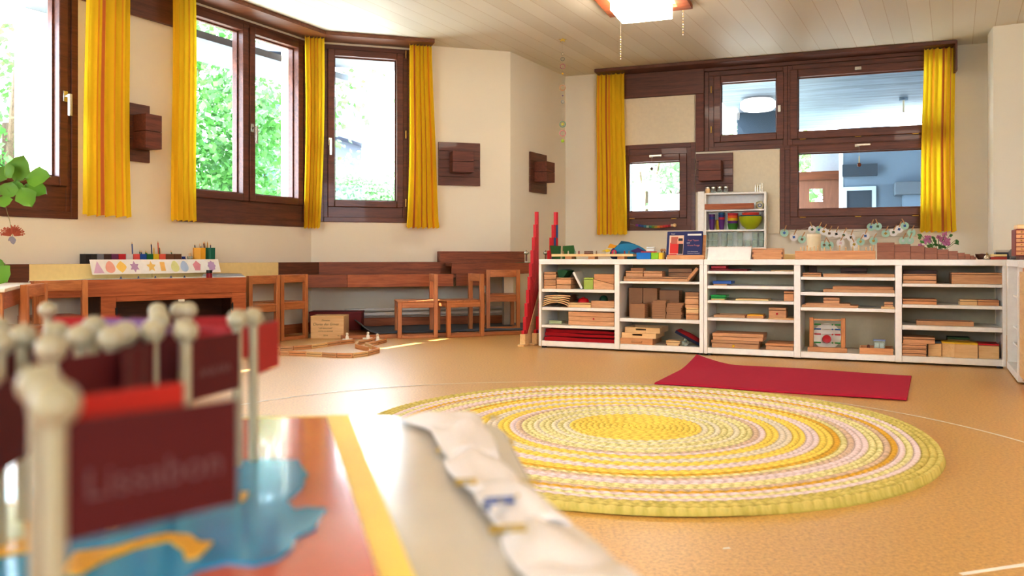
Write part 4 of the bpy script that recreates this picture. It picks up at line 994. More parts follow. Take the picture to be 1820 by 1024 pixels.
tray('long shallow wooden tray on the fourth shelf of the middle column', 1268.5, 1324, 4.5, z_(2, 3), .04, .18)
board('yellow board on a wooden base on the fourth shelf', 1327, 1357, 6.5, z_(2, 3), .035, .14, M['wood'], top=col('sun_yellow', (246, 190, 30), .4))
_, zc = board('pale wooden board jutting out under the box with a red dot', 1365, 1410.5, 2.0, z_(2, 3), -.02, .2, M['palewood'])
lbox('small wooden box with a red dot on its front', 1366.5, 1397, 18, zc, .02, .12, None, .22, knob=(.48, .42, .0075, RED), fj=True)
_, zc = lbox('flat lidded wooden box with a yellow knob, lower of the pair', 1265, 1348, 13.5, z_(2, 4), .03, .2, None, .35, knob=(.47, .3, .009, YEL), over=.004)
lbox('flat lidded wooden box, upper of the pair above the yellow knob', 1267, 1356, 12.5, zc, .04, .2, None, .45, over=.003)
lbox('flat lidded wooden box at the right of the lowest shelf in the middle column', 1361, 1410, 11.5, z_(2, 4), .03, .22, None, .35, M['wood'], over=.003)

# bay 4 -------------------------------------------------------------
lbox('flat wooden box in the left corner of the top shelf, fourth column', 1426.5, 1459.5, 7, z_(3, 0), .02, .14, None, .35)
board('long wooden board along the top shelf of the fourth column', 1463, 1590, 5.3, z_(3, 0), .02, .2)
lbox('dark brown wooden box at the back of the top shelf, fourth column', 1494, 1541, 15, z_(3, 0), .24, .08, M['dark'], .45)  # box and plank added in place of dark furniture glimpsed behind the shelf
board('dark upright plank at the back left of the top shelf, fourth column', 1437, 1451, 16, z_(3, 0), .29, .04, M['dark'], 'upright_plank', 'plank')
_, zc = board('long wooden board on the second shelf of the fourth column, lower one', 1463, 1590, 5.2, z_(3, 1), .02, .2)
board('wooden board with a moulded edge on the second shelf, upper one', 1480, 1588, 5, zc, .06, .16, M['wood'])
_, zc = board('wooden board on the third shelf of the fourth column, lower one', 1425, 1525, 3.8, z_(3, 2), .02, .18)
_, zc = board('shorter wooden board on the third shelf, under the small block', 1432, 1511, 3.2, zc, .03, .15)
lbox('small wooden block box on the two boards', 1463.5, 1492, 10.5, zc, .04, .09, None, .4)
_, zc = board('little wooden plate in the right corner of the third shelf', 1566, 1590, 3.6, z_(3, 2), .02, .12, M['palewood'])
lbox('little wooden box on the plate in the right corner of the third shelf', 1571.5, 1587, 8, zc, .03, .07, None, .4)
zf = z_(3, 3)
p, w, h = place(1436, 1505, 61, zf, .03)
t = thing('bead_abacus', 'wooden bead frame with green, blue and red beads on wires', 'abacus', p, S.a)
MB().box(-.002, w + .002, -.012, .04, 0, .03).build('frame_base', M['wood'], t, bevel=.003)
for x in (.008, w - .034): MB().box(x, x + .026, 0, .022, .03, h).build('frame_post', M['woodz'], t, bevel=.003)
MB().box(.034, w - .034, .004, .018, h - .018, h - .008).build('frame_rail', M['wood'], t, bevel=.002)
for k, (f_, m) in enumerate(((.8, GREEN), (.665, BLUE), (.515, RED), (.27, GREEN))):
    MB().cyl((.03, .011, h * f_), (w - .03, .011, h * f_), .0012, None, 5).build('wire', M['metal'], t)
    for j in range(5): MB().ball((.042 + j * .008, .011, h * f_), .0052, 8).build('bead', m, t)
    for j in range(5): MB().ball((w - .042 - j * .008 - (.012 if j > 3 else 0), .011, h * f_), .0052, 8).build('bead', m, t)
t = thing('plate', 'translucent pale dish standing behind the bead frame with a red dot', 'dish', S.w(S.u(1470, .16), .16, zf + .086), S.a)
MB().lathe([(0, 0), (.045, .003), (.083, .02), (.087, .023), (.082, .023), (.045, .007), (0, .004)], n=28).build('dish_body', col('milky_plastic', (236, 232, 220), .3), t, rot=(math.radians(72), 0, 0)); MB().lathe([(0, 0), (.028, .0), (.026, .012), (0, .016)], n=18).build('red_dot', RED, t, loc=(.0, -.03, -.012), rot=(math.radians(72), 0, 0))
_, zc = tray('shallow brown wooden tray in the lower right of the fourth column', 1527.5, 1587.5, 11, zf, .015, .18, M['wood'])
t = thing('plastic_box', 'small clear plastic box with white cards on the brown tray', 'box', S.w(S.u(1553, .06), .06, zf + .0065), S.a)
MB().hframe(0, .065, 0, .05, .002, 0, .075).build('box_wall', M['glass_item'], t); MB().box(-.003, .068, -.003, .053, .075, .082).build('rim', col('blue_rim', (150, 166, 206), .3), t)
for j in range(2): MB().box(.006 + j * .028, .03 + j * .028, .006, .044, .001, .06).build('card', M['paper'], t)
t = thing('wooden_peg', 'small dark wooden peg on the brown tray', 'peg', S.w(S.u(1543.5, .06), .06, zf + .0065), S.a)
MB().box(-.011, .011, 0, .02, 0, .026).build('peg_body', M['walnut'], t, bevel=.002); MB().cyl((0, .01, .026), (0, .01, .048), .009, .006).build('peg_head', M['walnut'], t)

# bay 5 -------------------------------------------------------------
zf = z_(4, 0)
_, zc = lbox('wooden box, lower of the pair at the left of the top shelf, fifth column', 1605, 1664.5, 8.4, zf, .02, .18, None, .25)
lbox('wooden box, upper of the pair at the left of the top shelf, fifth column', 1605, 1664.5, 8.2, zc, .02, .18, None, .25)
lbox('dark box at the back of the top shelf, fifth column', 1606, 1666, 22, zf, .24, .08, M['dark'], .3)
lbox('larger finger-jointed wooden box at the right of the top shelf, fifth column', 1691.5, 1782, 20, zf, .03, .2, None, .12, fj=True)
lbox('flat reddish wooden box at the left of the second shelf, fifth column', 1604.5, 1665, 9.3, z_(4, 1), .02, .2, M['wood'], .3)
zf = z_(4, 1); lbox('flat light wooden box on the second shelf, left half of the two-tone pair', 1706, 1737, 10, zf, .03, .12, M['palewood'], .25); lbox('flat reddish wooden box on the second shelf, right half of the two-tone pair', 1737.8, 1776, 10, zf, .03, .12, M['wood'], .25)
tray('long wooden tray with a dark inlay on the third shelf, fifth column', 1629, 1731, 8, z_(4, 2), .05, .14, None, inner=M['walnut'])
zf = z_(4, 3); zc = zf
for i, n in enumerate(('lowest', 'second lowest', 'third lowest')): _, zc = lbox('flat wooden box, %s of the pile at the lower left of the fifth column' % n, 1603.5, 1646.5, 7.4, zc, .02, .14, None, .35, over=.002, group='flat boxes in the lower left pile')
lbox('lidded wooden box on top of the pile at the lower left of the fifth column', 1605, 1662, 11.5, zc, .02, .16, None, .3)
lbox('plain wooden box with a dull blue lid behind the yellow-topped box', 1649.5, 1673.5, 26, zf, .06, .1, M['palewood'], .1, col('dull_blue', (84, 96, 120), .6))
lbox('wooden box with a green lid at the back of the lowest shelf, fifth column', 1684, 1724, 31, zf, .19, .12, M['palewood'], .1, col('lid_green', (70, 110, 56), .5))
p, w, h = place(1675, 1738, 27, zf, .02)
t = thing('wooden_box', 'six-sided pale wooden box with a bright yellow lid', 'box', p, S.a)
PO = [(.0, .05), (w * .34, 0), (w, 0), (w, .1), (w * .7, .15), (0, .15)]
MB().prism(PO, 0, h * .9).build('box_body', M['palewood'], t, bevel=.0015); MB().prism([(x * 1.01 - .001, y * 1.02 - .002) for x, y in PO], h * .9, h).build('lid', YEL, t, bevel=.001)
lbox('pale wooden box with a red lid in the lower right corner', 1739, 1776, 26.5, zf, .035, .16, M['palewood'], .1, RED)

# ------------------------------------------------------------------ on top of the white shelves
TP = ST + .0004
# raised long board on feet with small things on it
p, w, h = place(980, 1125, 4.6, TP + .016, .05)
t = thing('display_board', 'long pale wooden board raised on blocks on the left shelf unit', 'board', S.w(S.u(980, .05), .05, TP), S.a)
MB().box(0, w, 0, .12, .02, .038).build('board_body', M['palewood'], t, bevel=.002)
for x in (.1, w * .45, w - .12): MB().box(x, x + .05, .02, .1, 0, .02).build('board_foot', M['wood'], t)
ZB = TP + .0385
for j, px in enumerate((1001, 1010, 1022, 1029, 1060, 1075, 1092, 1110, 1118)):
    t = thing('number_peg', 'tiny peg standing on the raised board, %s from the left' % ORD[j], 'peg', S.w(S.u(px, .1), .1, ZB), S.a, 'tiny pegs on the raised board')
    rgb = ((150, 120, 90), (200, 190, 170), (120, 150, 120), (160, 60, 60))[j % 4]; MB().lathe([(0, 0), (.006, 0), (.006, .012), (.003, .014), (.0, .014)], n=8).build('peg_body', col('peg_%d' % (j % 4), rgb), t); MB().ball((0, 0, .018), .006, 8).build('peg_head', col('peg_%d' % (j % 4), rgb), t)
lbox('small brown wooden box on the raised board', 1038, 1050, 5, ZB, .09, .06, M['walnut'], .3)
# green felt cards behind the rods
t = thing('folded_card', 'pair of dark green cards standing folded behind the red and blue rods', 'card', S.w(S.u(988, .3), .3, TP), S.a)
MB().prismv([(-.05, .105), (-.03, 0), (.035, 0), (.04, .1)], 0, .004).build('card_panel', col('felt_green', (44, 88, 30), .8), t); MB().prismv([(.05, .0), (.16, 0), (.14, .105), (.055, .1)], .0, .004).build('card_panel', col('felt_green2', (52, 98, 36), .8), t, rot=.1)
# cloth dragon
dc = S.w(S.u(1114, .26), .24, TP)
t = thing('cloth_dragon', 'patchwork cloth dragon puppet in blue, orange and yellow lying behind the raised board', 'toy', dc, S.a)
def blob(fn_r, n=16, ln=.3, x0=-.15, zc=lambda f: .05): 
    b = MB(); prof = [(fn_r(i / n), x0 + ln * i / n, zc(i / n)) for i in range(n + 1)]; m = 14; vs = []
    for r, x, z in prof: vs += [(x, .06 + r * .8 * math.cos(2 * PI * j / m), max(.0, z + r * math.sin(2 * PI * j / m))) for j in range(m)]
    b._a(vs, [(i * m + j, i * m + (j + 1) % m, (i + 1) * m + (j + 1) % m, (i + 1) * m + j) for i in range(n) for j in range(m)]); return b
blob(lambda f: .02 + .052 * math.sin(PI * min(1, f * .95 + .05)) ** .7, ln=.25, x0=-.11, zc=lambda f: .055 - .02 * f).build('body', col('dragon_blue', (48, 126, 160), .9, bump=.4), t)
blob(lambda f: .01 + .04 * math.sin(PI * f) ** .6, ln=.1, x0=-.14, zc=lambda f: .035 + .02 * f).build('head', col('dragon_dark', (40, 44, 84), .9), t)
MB().prismv([(-.08, .1), (-.05, .135), (.0, .128), (.05, .11), (.1, .075), (.12, .05), (.03, .09)], .05, .07).build('crest', col('dragon_teal', (30, 90, 112), .9), t)
MB().prismv([(-.15, .085), (-.13, .115), (-.08, .1), (-.1, .08)], .03, .04).build('ear', col('dragon_gold', (226, 166, 40), .9), t); MB().prismv([(-.19, .06), (-.14, .075), (-.12, .06), (-.15, .052)], .0, .03).build('snout', col('dragon_yellow', (226, 200, 50), .9), t)
MB().prismv([(.05, .0), (.16, .0), (.15, .025), (.11, .06), (.06, .05)], .02, .09).build('tail', col('dragon_orange', (226, 86, 50), .9), t, bevel=.01); MB().prismv([(.03, .06), (.09, .085), (.15, .05), (.07, .045)], .0, .02).build('wing', col('dragon_purple', (82, 56, 110), .9), t, bevel=.004)
MB().ball((-.09, -.0, .05), .02, 10).build('cheek', col('dragon_pink', (206, 50, 90), .9), t); MB().torus((-.03, .06, .05), .055, .005, 'y').build('collar', col('dragon_cream', (220, 200, 150), .9), t, rot=(0, 0, PI / 2), loc=(.03, .09, 0)) if False else None
# coloured translucent blocks and cards
for nm, xa, xb, hp, rgb in (('blue', 1131, 1156.5, 12, (18, 128, 206)), ('lime green', 1157, 1170, 12, (150, 206, 30)), ('yellow', 1170.5, 1177.5, 12, (240, 200, 30))):
    p, w, h = place(xa, xb, hp, TP, .05); t = thing('coloured_beaker', '%s plastic beaker block on the left shelf unit' % nm, 'beaker', p, S.a, 'coloured beaker blocks')
    cm = col('beaker_' + nm.replace(' ', '_'), rgb, .2); MB().box(0, w, 0, .004, 0, h).box(0, w, .056, .06, 0, h).box(0, .004, .004, .056, 0, h).box(w - .004, w, .004, .056, 0, h).box(0, w, 0, .06, 0, .004).build('beaker_wall', cm, t, bevel=.002); MB().box(-.001, w + .001, -.001, .061, h - .008, h).build('rim', cm, t, bevel=.002) if False else MB().box(.004, w - .004, .004, .056, h * .5, h * .55).build('filling', cm, t)
_, zc = lbox('flat red box behind the blue beaker', 1139, 1165, 14, TP, .115, .05, RED, .3)
lbox('small white card box on the flat red box', 1149, 1163, 8, zc, .12, .03, M['paper'], .3)
for j, px in enumerate((1176, 1181)):
    t = thing('toy_figure', 'small dark wooden figure beside the blue book, %s one' % ('left', 'right')[j], 'toy', S.w(S.u(px, .16), .16, TP), S.a, 'dark wooden figures')
    MB().lathe([(0, 0), (.012, 0), (.009, .04), (.005, .055)], n=10).build('body', M['walnut'], t); MB().ball((0, 0, .064), .011, 10).build('head', M['wood'], t)
# book on a stand
u0, u1 = S.u(1186, .08), S.u(1252, .08); w = u1 - u0; Yb = S.Y(u0, .08); hb_ = (455 - 408) / F * Yb
t = thing('book_stand', 'small wooden book stand holding the dark blue book', 'stand', S.w(u0, .06, TP), S.a)
MB().box(.005, w + .005, -.01, .03, 0, .018).build('stand_ledge', M['wood'], t, bevel=.003); MB().box(.005, w + .005, -.014, -.008, .0, .03).build('front_lip', M['wood'], t, bevel=.002)
MB().box(.01, w + .002, 0, .01, 0, hb_ * .85).build('stand_back', M['wood'], t, loc=(0, .034, .016), rot=(-.25, 0, 0), bevel=.002)
NAVY = col('navy_cover', (34, 44, 106), .35)
t = thing('picture_book', 'dark blue picture book with pink and white title propped on the book stand', 'book', S.w(u0 - .006, .066, TP + .019), (-.25, 0, S.a))
bw, bh = S.u(1246, .08) - S.u(1183, .08), hb_ * .98
MB().box(0, bw, 0, .003, 0, bh).box(0, bw, .016, .019, 0, bh).box(-.0, .003, .003, .016, 0, bh).build('cover', NAVY, t, bevel=.001); MB().box(.003, bw - .003, .003, .016, .002, bh - .002).build('pages', M['paper'], t)
ph_ = MB()
def q(x0, x1, z0, z1, m): ph_.rect(bw * x0, bw * x1, bh * z0, bh * z1, -.0006 - .0001 * len(ph_.f), m)
q(.07, .48, .08, .84, 0); q(.1, .34, .12, .55, 1); q(.12, .32, .5, .78, 2); q(.34, .47, .1, .5, 3); q(.3, .46, .5, .7, 4); q(.33, .45, .62, .72, 3); q(.09, .3, .03, .1, 5)
ph_.build('cover_picture', [col('photo_cream', (240, 214, 190)), col('photo_red', (222, 60, 48)), col('photo_brick', (196, 110, 90)), col('photo_dark', (40, 34, 44)), col('photo_skin', (232, 176, 146)), col('photo_red2', (206, 40, 44))], t, smooth=False, normals=False)
MB().rect(bw * .58, bw * .97, bh * .83, bh * .9, -.0007).build('white_band', M['paper'], t, normals=False)
PINK = col('title_pink', (240, 150, 140)); WT = col('title_white', (245, 245, 245))
for s_, x, z, sz, m in (('Auer', .17, .9, .014, WT), ('Kopf Tippen', .75, .64, .0155, PINK), ('und', .61, .54, .0145, WT), ('Krone Froggs', .765, .44, .0155, PINK), ('Erste Rechenspiele', .75, .2, .0095, WT), ('Montessori Freiarbeit', .77, .13, .0095, WT)): text_obj(s_, sz, m, t, flat_on_front(bw * x, -.0008, bh * z))
# spiral pad, boxes
p, w, h = place(1257, 1334, 23, TP, .05)
t = thing('spiral_pad', 'white spiral-bound pad standing as a tent on the middle shelf unit', 'pad', p, S.a)
MB()._a([(0, 0, 0), (w, 0, 0), (w, .05, h), (0, .05, h)], [(0, 1, 2, 3)])._a([(0, .1, 0), (w, .1, 0), (w, .052, h), (0, .052, h)], [(0, 1, 2, 3)]).build('page_sheet', M['paper'], t, smooth=False)
for k in range(32): MB().torus((w * (k + .5) / 32, .051, h + .001), .0055, .0011, 'z', 10, 4).build('spiral_ring', M['metal'], t) if False else None
sp = MB()
for k in range(32): sp.torus((0, 0, 0), .006, .0011, 'y', 10, 4); n_ = 40; sp.v[-n_:] = [(w * (k + .5) / 32 + y, .051 + x, h + z) for x, y, z in sp.v[-n_:]]
sp.build('spiral_wire', M['metal'], t)['kind'] = 'stuff'
lbox('plain finger-jointed wooden box on the middle shelf unit', 1337, 1391, 19.5, TP, .05, .12, M['wood'], .08, fj=True)
board('cream board lying behind the finger-jointed box', 1391, 1414, 9, TP, .2, .08, M['cream'], 'cream_board', 'board')
p, w, h = place(1413, 1556, 15.5, TP, .04)
t = thing('peg_box', 'long wooden box of small pegs on the middle shelf unit', 'box', p, S.a)
MB().box(0, w, 0, .008, 0, h).box(0, w, .112, .12, 0, h).box(0, .008, .008, .112, 0, h).box(w - .008, w, .008, .112, 0, h).box(.008, w - .008, .008, .112, 0, .006).build('box_body', M['wood'], t, bevel=.002)
for k, px in enumerate((1424, 1429, 1434, 1441, 1447, 1453, 1466, 1476, 1492, 1504, 1516, 1526, 1540, 1547, 1552)):
    q_ = thing('wooden_peg', 'small peg sticking out of the long peg box, %s from the left' % ORD[k], 'peg', S.w(S.u(px, .08), .08, TP + .0065), S.a, 'pegs in the long peg box')
    hh = h + .012 + .006 * (k % 3); MB().cyl((0, 0, 0), (.002 * (k % 3 - 1), 0, hh), .004, None, 8).build('peg_body', M['palewood'], q_); MB().ball((.002 * (k % 3 - 1), 0, hh), .0055, 8).build('peg_head', M['palewood'], q_)
# brown prisms in falling order
ed = [1558.5, 1590, 1618.5, 1643.5, 1666, 1686, 1702.5, 1715, 1724.5, 1731.5, 1735.5]; hs_ = [30, 27, 24, 21, 18, 15.3, 12, 9.5, 7, 5]
for k in range(10):
    p, w, h = place(ed[k] + .2, ed[k + 1] - .2, hs_[k], TP, .03)
    t = thing('brown_prism', 'brown wooden prism, %s of the row falling from left to right' % ('tallest' if k == 0 else 'smallest' if k == 9 else ORD[k] + ' tallest'), 'block', p, S.a, 'brown prisms in falling order')
    MB().box(0, w, 0, .2, 0, h * .499).build('prism_half', M['stair'], t, bevel=.0012); MB().box(0, w, 0, .2, h * .501, h).build('prism_half', M['stair'], t, bevel=.0012)
# small things right of the prisms
t = thing('wooden_bowl', 'dark brown wooden bowl right of the smallest prism', 'bowl', S.w(S.u(1745, .1), .1, TP), S.a)
MB().lathe([(0, 0), (.02, 0), (.034, .02), (.036, .034), (.033, .034), (.018, .006), (0, .005)]).build('bowl_body', M['dark'], t); MB().lathe([(0, .02), (.02, .026), (.012, .034), (0, .036)], n=10).build('filling', M['walnut'], t)
t = thing('table_bell', 'small shiny metal bell beside the brown bowl', 'bell', S.w(S.u(1754, .07), .07, TP), S.a)
MB().lathe([(.022, 0), (.02, .014), (.012, .026), (0, .03)]).build('bell_dome', M['metal'], t); MB().cyl((0, 0, .03), (0, 0, .042), .003).build('bell_knob', M['brass'], t); MB().lathe([(0, 0), (.024, 0), (.024, .003), (0, .003)]).build('bell_base', M['black'], t)
lbox('red box with a cream top beside the metal bell', 1761, 1790, 9.5, TP, .05, .1, col('brick_red', (176, 64, 40), .5), .4, M['cream'])
p, w, h = place(1770, 1795, 17, TP, .2)
t = thing('dark_case', 'dark grey case with a pale lid behind the red box', 'case', p, S.a)
MB().box(0, w, 0, .1, 0, h * .75).build('case_body', col('charcoal', (48, 48, 58), .5), t, bevel=.003); MB().box(-.002, w + .002, -.002, .102, h * .76, h).build('lid', col('pale_lid', (206, 198, 184), .5), t, bevel=.003)
t = thing('grey_stone', 'rough grey stone beside the little drawer cabinet', 'stone', S.w(S.u(1801, .06), .06, TP), S.a)
b = MB().ball((0, 0, .034), .026, 10, 0, 1.3); r_ = random.Random(9); b.v = [(x * r_.uniform(.85, 1.1), y, z) for x, y, z in b.v]; b.build('stone_body', col('grey_stone', (128, 124, 122), .9), t); MB().lathe([(0, 0), (.022, 0), (.022, .006), (0, .006)], n=10).build('stone_base', M['black'], t)
# little drawer cabinet on the right-hand unit
pk = PY(1805, 455, K.Y(KL * .45, -.1)); 
t = thing('drawer_cabinet', 'small red-brown cabinet with six little drawers at the right edge', 'cabinet', Vector((pk.x, pk.y, TP)), S.a)
zc0 = .02; hk = (458 - 407) / F * pk.y + .01
MB().box(0, .2, 0, .16, .02, hk).build('cabinet_body', col('cabinet_red', (140, 58, 38), .5), t, bevel=.003)
MB().box(.02, .18, .02, .14, 0, .02).build('cabinet_base', M['dark'], t); MB().box(.01, .2, .01, .15, hk, hk + .026).build('cabinet_top', M['palewood'], t, bevel=.004)
for k in range(6):
    z0 = .024 + (hk - .028) * k / 6; d = MB().box(.003, .052, -.004, .01, z0 + .002, z0 + (hk - .028) / 6 - .002).build('drawer', M['wood'], t, bevel=.002); MB().ball((.027, -.007, z0 + (hk - .028) / 12), .004, 8).build('knob', M['brass'], d)
# mushroom bells behind the rods
bz = FC_.z(936, 467, vL)
for k, (px, py, Yy) in enumerate(((935.5, 447, 7.4), (947, 447, 7.4), (969, 447.5, 6.95), (977.5, 446, 6.95), (985, 446, 6.95))):
    pass
zb_t = zt2 + .0005
o = MB().box(-.13, .3, -.06, .1, 0, .003).build('green_mat', col('mat_green', (60, 120, 60), .8), None, FC_.w(FC_.u(945, -.3), -.3, zb_t), FC_.a); tag(o, 'thin green mat under the mushroom bells on the corner worktop', 'mat')
for k, px in enumerate((935.5, 946, 970, 977.5, 985.5)):
    vv = -.3 + (.03 if k % 2 else -.02); h = .105 + .004 * (k % 2)
    loc = FC_.w(FC_.u(px, vv), vv, zb_t + .0034)
    t = thing('mushroom_bell', 'shiny mushroom-shaped bell behind the red rods, %s from the left' % ORD[k], 'bell', loc, 0, 'mushroom-shaped bells')
    MB().lathe([(.018, h - .03), (.026, h - .022), (.022, h - .008), (.01, h), (0, h + .002)], n=20).build('bell_cap', M['metal'], t); MB().cyl((0, 0, .01), (0, 0, h - .02), .0075).build('bell_stem', M['palewood'] if k % 2 else M['walnut'], t); MB().lathe([(0, 0), (.016, 0), (.016, .01), (0, .01)], n=14).build('bell_foot', WH, t); MB().ball((0, 0, h + .005), .005, 8).build('cap_nut', M['metal'], t)

# flowers behind the prisms
t = thing('flower_vase', 'vase of pink flowers with green leaves behind the brown prisms', 'flowers', S.w(S.u(1668, .3), .3, TP), S.a)
MB().lathe([(0, 0), (.03, 0), (.038, .03), (.03, .06), (.024, .07), (.02, .07), (.02, .006), (0, .006)]).build('vase', M['glass_item'], t)
PK = col('pink_petals', (206, 130, 164), .7); GL = col('flower_leaves', (70, 116, 44), .6); GS = col('flower_stem', (84, 120, 56), .6)
Yv = S.Y(S.u(1668, .3), .3); c_ = lambda x, y, dy=0: Vector(((x - 1668) / F * Yv * 1.0, dy, H + (CY - y) / F * Yv - TP))
st = MB(); rr = random.Random(5)
for k, (x, y, r) in enumerate(((1649, 427, .026), (1641, 437, .018), (1652, 421, .014), (1676, 425, .024), (1680, 431, .026), (1678, 416, .016), (1668, 421, .014))):
    c = c_(x, y, rr.uniform(-.03, .03)); b = MB()
    for _ in range(26):
        d = Vector((rr.gauss(0, 1), rr.gauss(0, 1), rr.gauss(0, .8))).normalized() * r * rr.uniform(.35, 1); b.ball(c + d, r * .3, 6)
    b.build('blossom', PK, t, ang=80); st.tube([(0, 0, .01), c * .5 + Vector((0, 0, .02)), c], .002, 5)
lv = MB()
for (x, y, x2, y2) in ((1642, 420, 1634, 416), (1645, 432, 1638, 428), (1660, 425, 1664, 432), (1658, 420, 1662, 426), (1670, 434, 1671, 443), (1668, 436, 1660, 434), (1672, 437, 1680, 441), (1685, 420, 1690, 418), (1655, 433, 1658, 440), (1694, 432, 1699, 434), (1696, 426, 1698, 434), (1650, 435, 1655, 441), (1636, 424, 1640, 420)):
    leaf(lv, c_(x, y, rr.uniform(-.03, .03)), c_(x2, y2, -.02), .011); st.tube([(0, 0, .03), c_(x, y)], .0014, 4)
lv.build('leaves', GL, t, normals=False); st.build('stems', GS, t)

# ------------------------------------------------------------------ tall narrow white shelf by the back wall
vq = -.2
u0, u1 = E.u(1252, vq), E.u(1361.5, vq); w = u1 - u0
t = thing('tall_shelf', 'tall narrow white shelf with cups and bowls against the back wall', 'shelf', E.w(u0, vq, 0), E.a)
zq = lambda y, x=1306: E.z(x, y, vq); top_ = zq(345); th = .018
for x in (0, w - th): MB().box(x, x + th, 0, .15, 0, top_).build('side_panel', WH, t, bevel=.002)
MB().box(.0, w, .001, .15, top_, top_ + th).build('top_panel', WH, t, bevel=.002); MB().box(th, w - th, .142, .15, .02, top_).build('back_panel', WH, t)
QZ = []
for y in (372, 408, 439.5):
    z0 = zq(y); MB().box(th, w - th, .002, .142, z0 - th, z0).build('shelf_board', WH, t, bevel=.002); QZ.append(z0 + .0004)
for z0 in (.4, .05): MB().box(th, w - th, .002, .142, z0 - th, z0).build('shelf_board', WH, t, bevel=.002)
MB().box(-(E.u(1252, vq) - E.u(1240, vq)), -.002, .004, .15, 0, top_ + .035).build('side_cheek', WH, t, bevel=.002)
zt_ = top_ + th + .0004
ex = lambda px: E.u(px, vq + .07)
for k, px in enumerate((1258, 1268, 1279, 1290)):
    q_ = thing('spice_jar', 'small glass jar with a shiny lid on the tall white shelf, %s from the left' % ORD[k], 'jar', E.w(ex(px), vq + .07, zt_), E.a, 'jars on the tall white shelf')
    MB().lathe([(0, 0), (.024, 0), (.026, .01), (.026, .04), (.02, .05), (0, .05)]).build('jar_body', M['glass_item'] if k != 0 else M['palewood'], q_); MB().lathe([(0, .05), (.024, .05), (.025, .064), (.018, .072), (0, .074)]).build('lid', M['metal'], q_)
q_ = thing('wire_rack', 'small wire rack on the right of the tall white shelf top', 'rack', E.w(ex(1349), vq + .07, zt_), E.a); b = MB()
for i in range(4):
    x = -.035 + .022 * i; b.tube([(x, -.03, 0), (x, -.03, .07 + .012 * (i % 2)), (x + .01, -.02, .085)], .0018, 5).tube([(x, .03, 0), (x, .03, .075)], .0018, 5)
b.tube([(-.04, -.03, .03), (.035, -.03, .03)], .0018, 5).tube([(-.04, -.03, .06), (.035, -.03, .06)], .0018, 5).tube([(-.04, -.03, .002), (.035, -.03, .002), (.035, .03, .002), (-.04, .03, .002)], .0018, 5); b.build('rack_wires', M['metal'], q_); MB().box(.03, .034, -.03, .03, 0, .085).build('end_plate', WH, q_)
o = MB().box(0, .26, 0, .08, 0, .004).build('thin_tray', M['metal'], None, E.w(ex(1296), vq + .03, zt_), E.a, bevel=.002); tag(o, 'thin flat tray lying on top of the tall white shelf', 'tray')
q_ = thing('wooden_tray', 'long reddish wooden tray on the upper shelf of the tall white shelf', 'tray', E.w(E.u(1252.5, vq - .02), vq - .02, QZ[0]), E.a); wq = E.u(1340, vq - .02) - E.u(1252.5, vq - .02)
MB().box(0, wq, 0, .01, 0, .055).build('front_side', M['chair'], q_, bevel=.002) if False else MB().box(.0, wq, 0, .01, 0, .056).build('front_side', M['desk_wood'], q_, bevel=.002); MB().box(.02, wq - .02, .01, .12, 0, .008).build('tray_bottom', M['red_wood'], q_); MB().box(.02, wq - .02, .11, .12, .008, .05).build('rear_side', M['red_wood'], q_)
q_ = thing('painted_jug', 'small painted jug right of the wooden tray on the tall white shelf', 'jug', E.w(ex(1351), vq + .07, QZ[0]), E.a)
MB().lathe([(0, 0), (.028, 0), (.042, .03), (.038, .055), (.022, .066), (.026, .078), (.022, .078), (.018, .066), (0, .06)]).build('jug_body', col('jug_cream', (214, 206, 170), .35), q_); MB().torus((.0, -.036, .036), .014, .005, 'y').build('blue_flower', col('jug_blue', (60, 92, 150), .4), q_); MB().ball((-.03, .02, .062), .012, 8).build('spout', col('jug_gold', (190, 170, 90), .4), q_)
def cups(label, px, hs, cols_, r0, r1, zb, grp):
    z0 = zb
    for i, c in enumerate(cols_):
        q_ = thing('plastic_cup', label % ('lowest' if i == 0 else 'topmost' if i == len(cols_) - 1 else ORD[i] + ' lowest'), 'cup', E.w(ex(px), vq + .07, z0), E.a, grp)
        MB().lathe([(0, 0), (r0, 0), (r1, hs), (r1 - .002, hs), (r0 - .002, .003), (0, .003)], n=20).build('cup_body', c, q_); MB().torus((0, 0, hs), r1, .0015, 'z', 20, 5).build('rim', c, q_); z0 += hs * .22 + .002
PUR = col('cup_purple', (104, 44, 130), .35); CBL = col('cup_blue', (40, 60, 140), .35); CRD = col('cup_red', (196, 44, 60), .35); COR = col('cup_orange', (226, 110, 50), .35); CGR = col('cup_green', (70, 130, 40), .35); CYE = col('cup_yellow', (226, 196, 30), .35); CTE = col('cup_teal', (30, 100, 140), .35)
cups('purple and blue plastic cup, %s of the left nested stack', 1265.5, .105, [PUR, CBL, PUR], .022, .03, QZ[1], 'left cup stack')
cups('bright plastic cup, %s of the second nested stack', 1282.5, .1, [PUR, CRD, CBL, CTE], .022, .032, QZ[1], 'second cup stack')
q_ = thing('plastic_cup', 'single yellow plastic cup peeping out behind the second stack', 'cup', E.w(E.u(1276.5, vq + .11), vq + .11, QZ[1]), E.a)
MB().lathe([(0, 0), (.018, 0), (.024, .1), (.022, .1), (.016, .003), (0, .003)], n=18).build('cup_body', CYE, q_); MB().torus((0, 0, .1), .0235, .0015, 'z', 18, 5).build('rim', CYE, q_)
z0 = QZ[1]
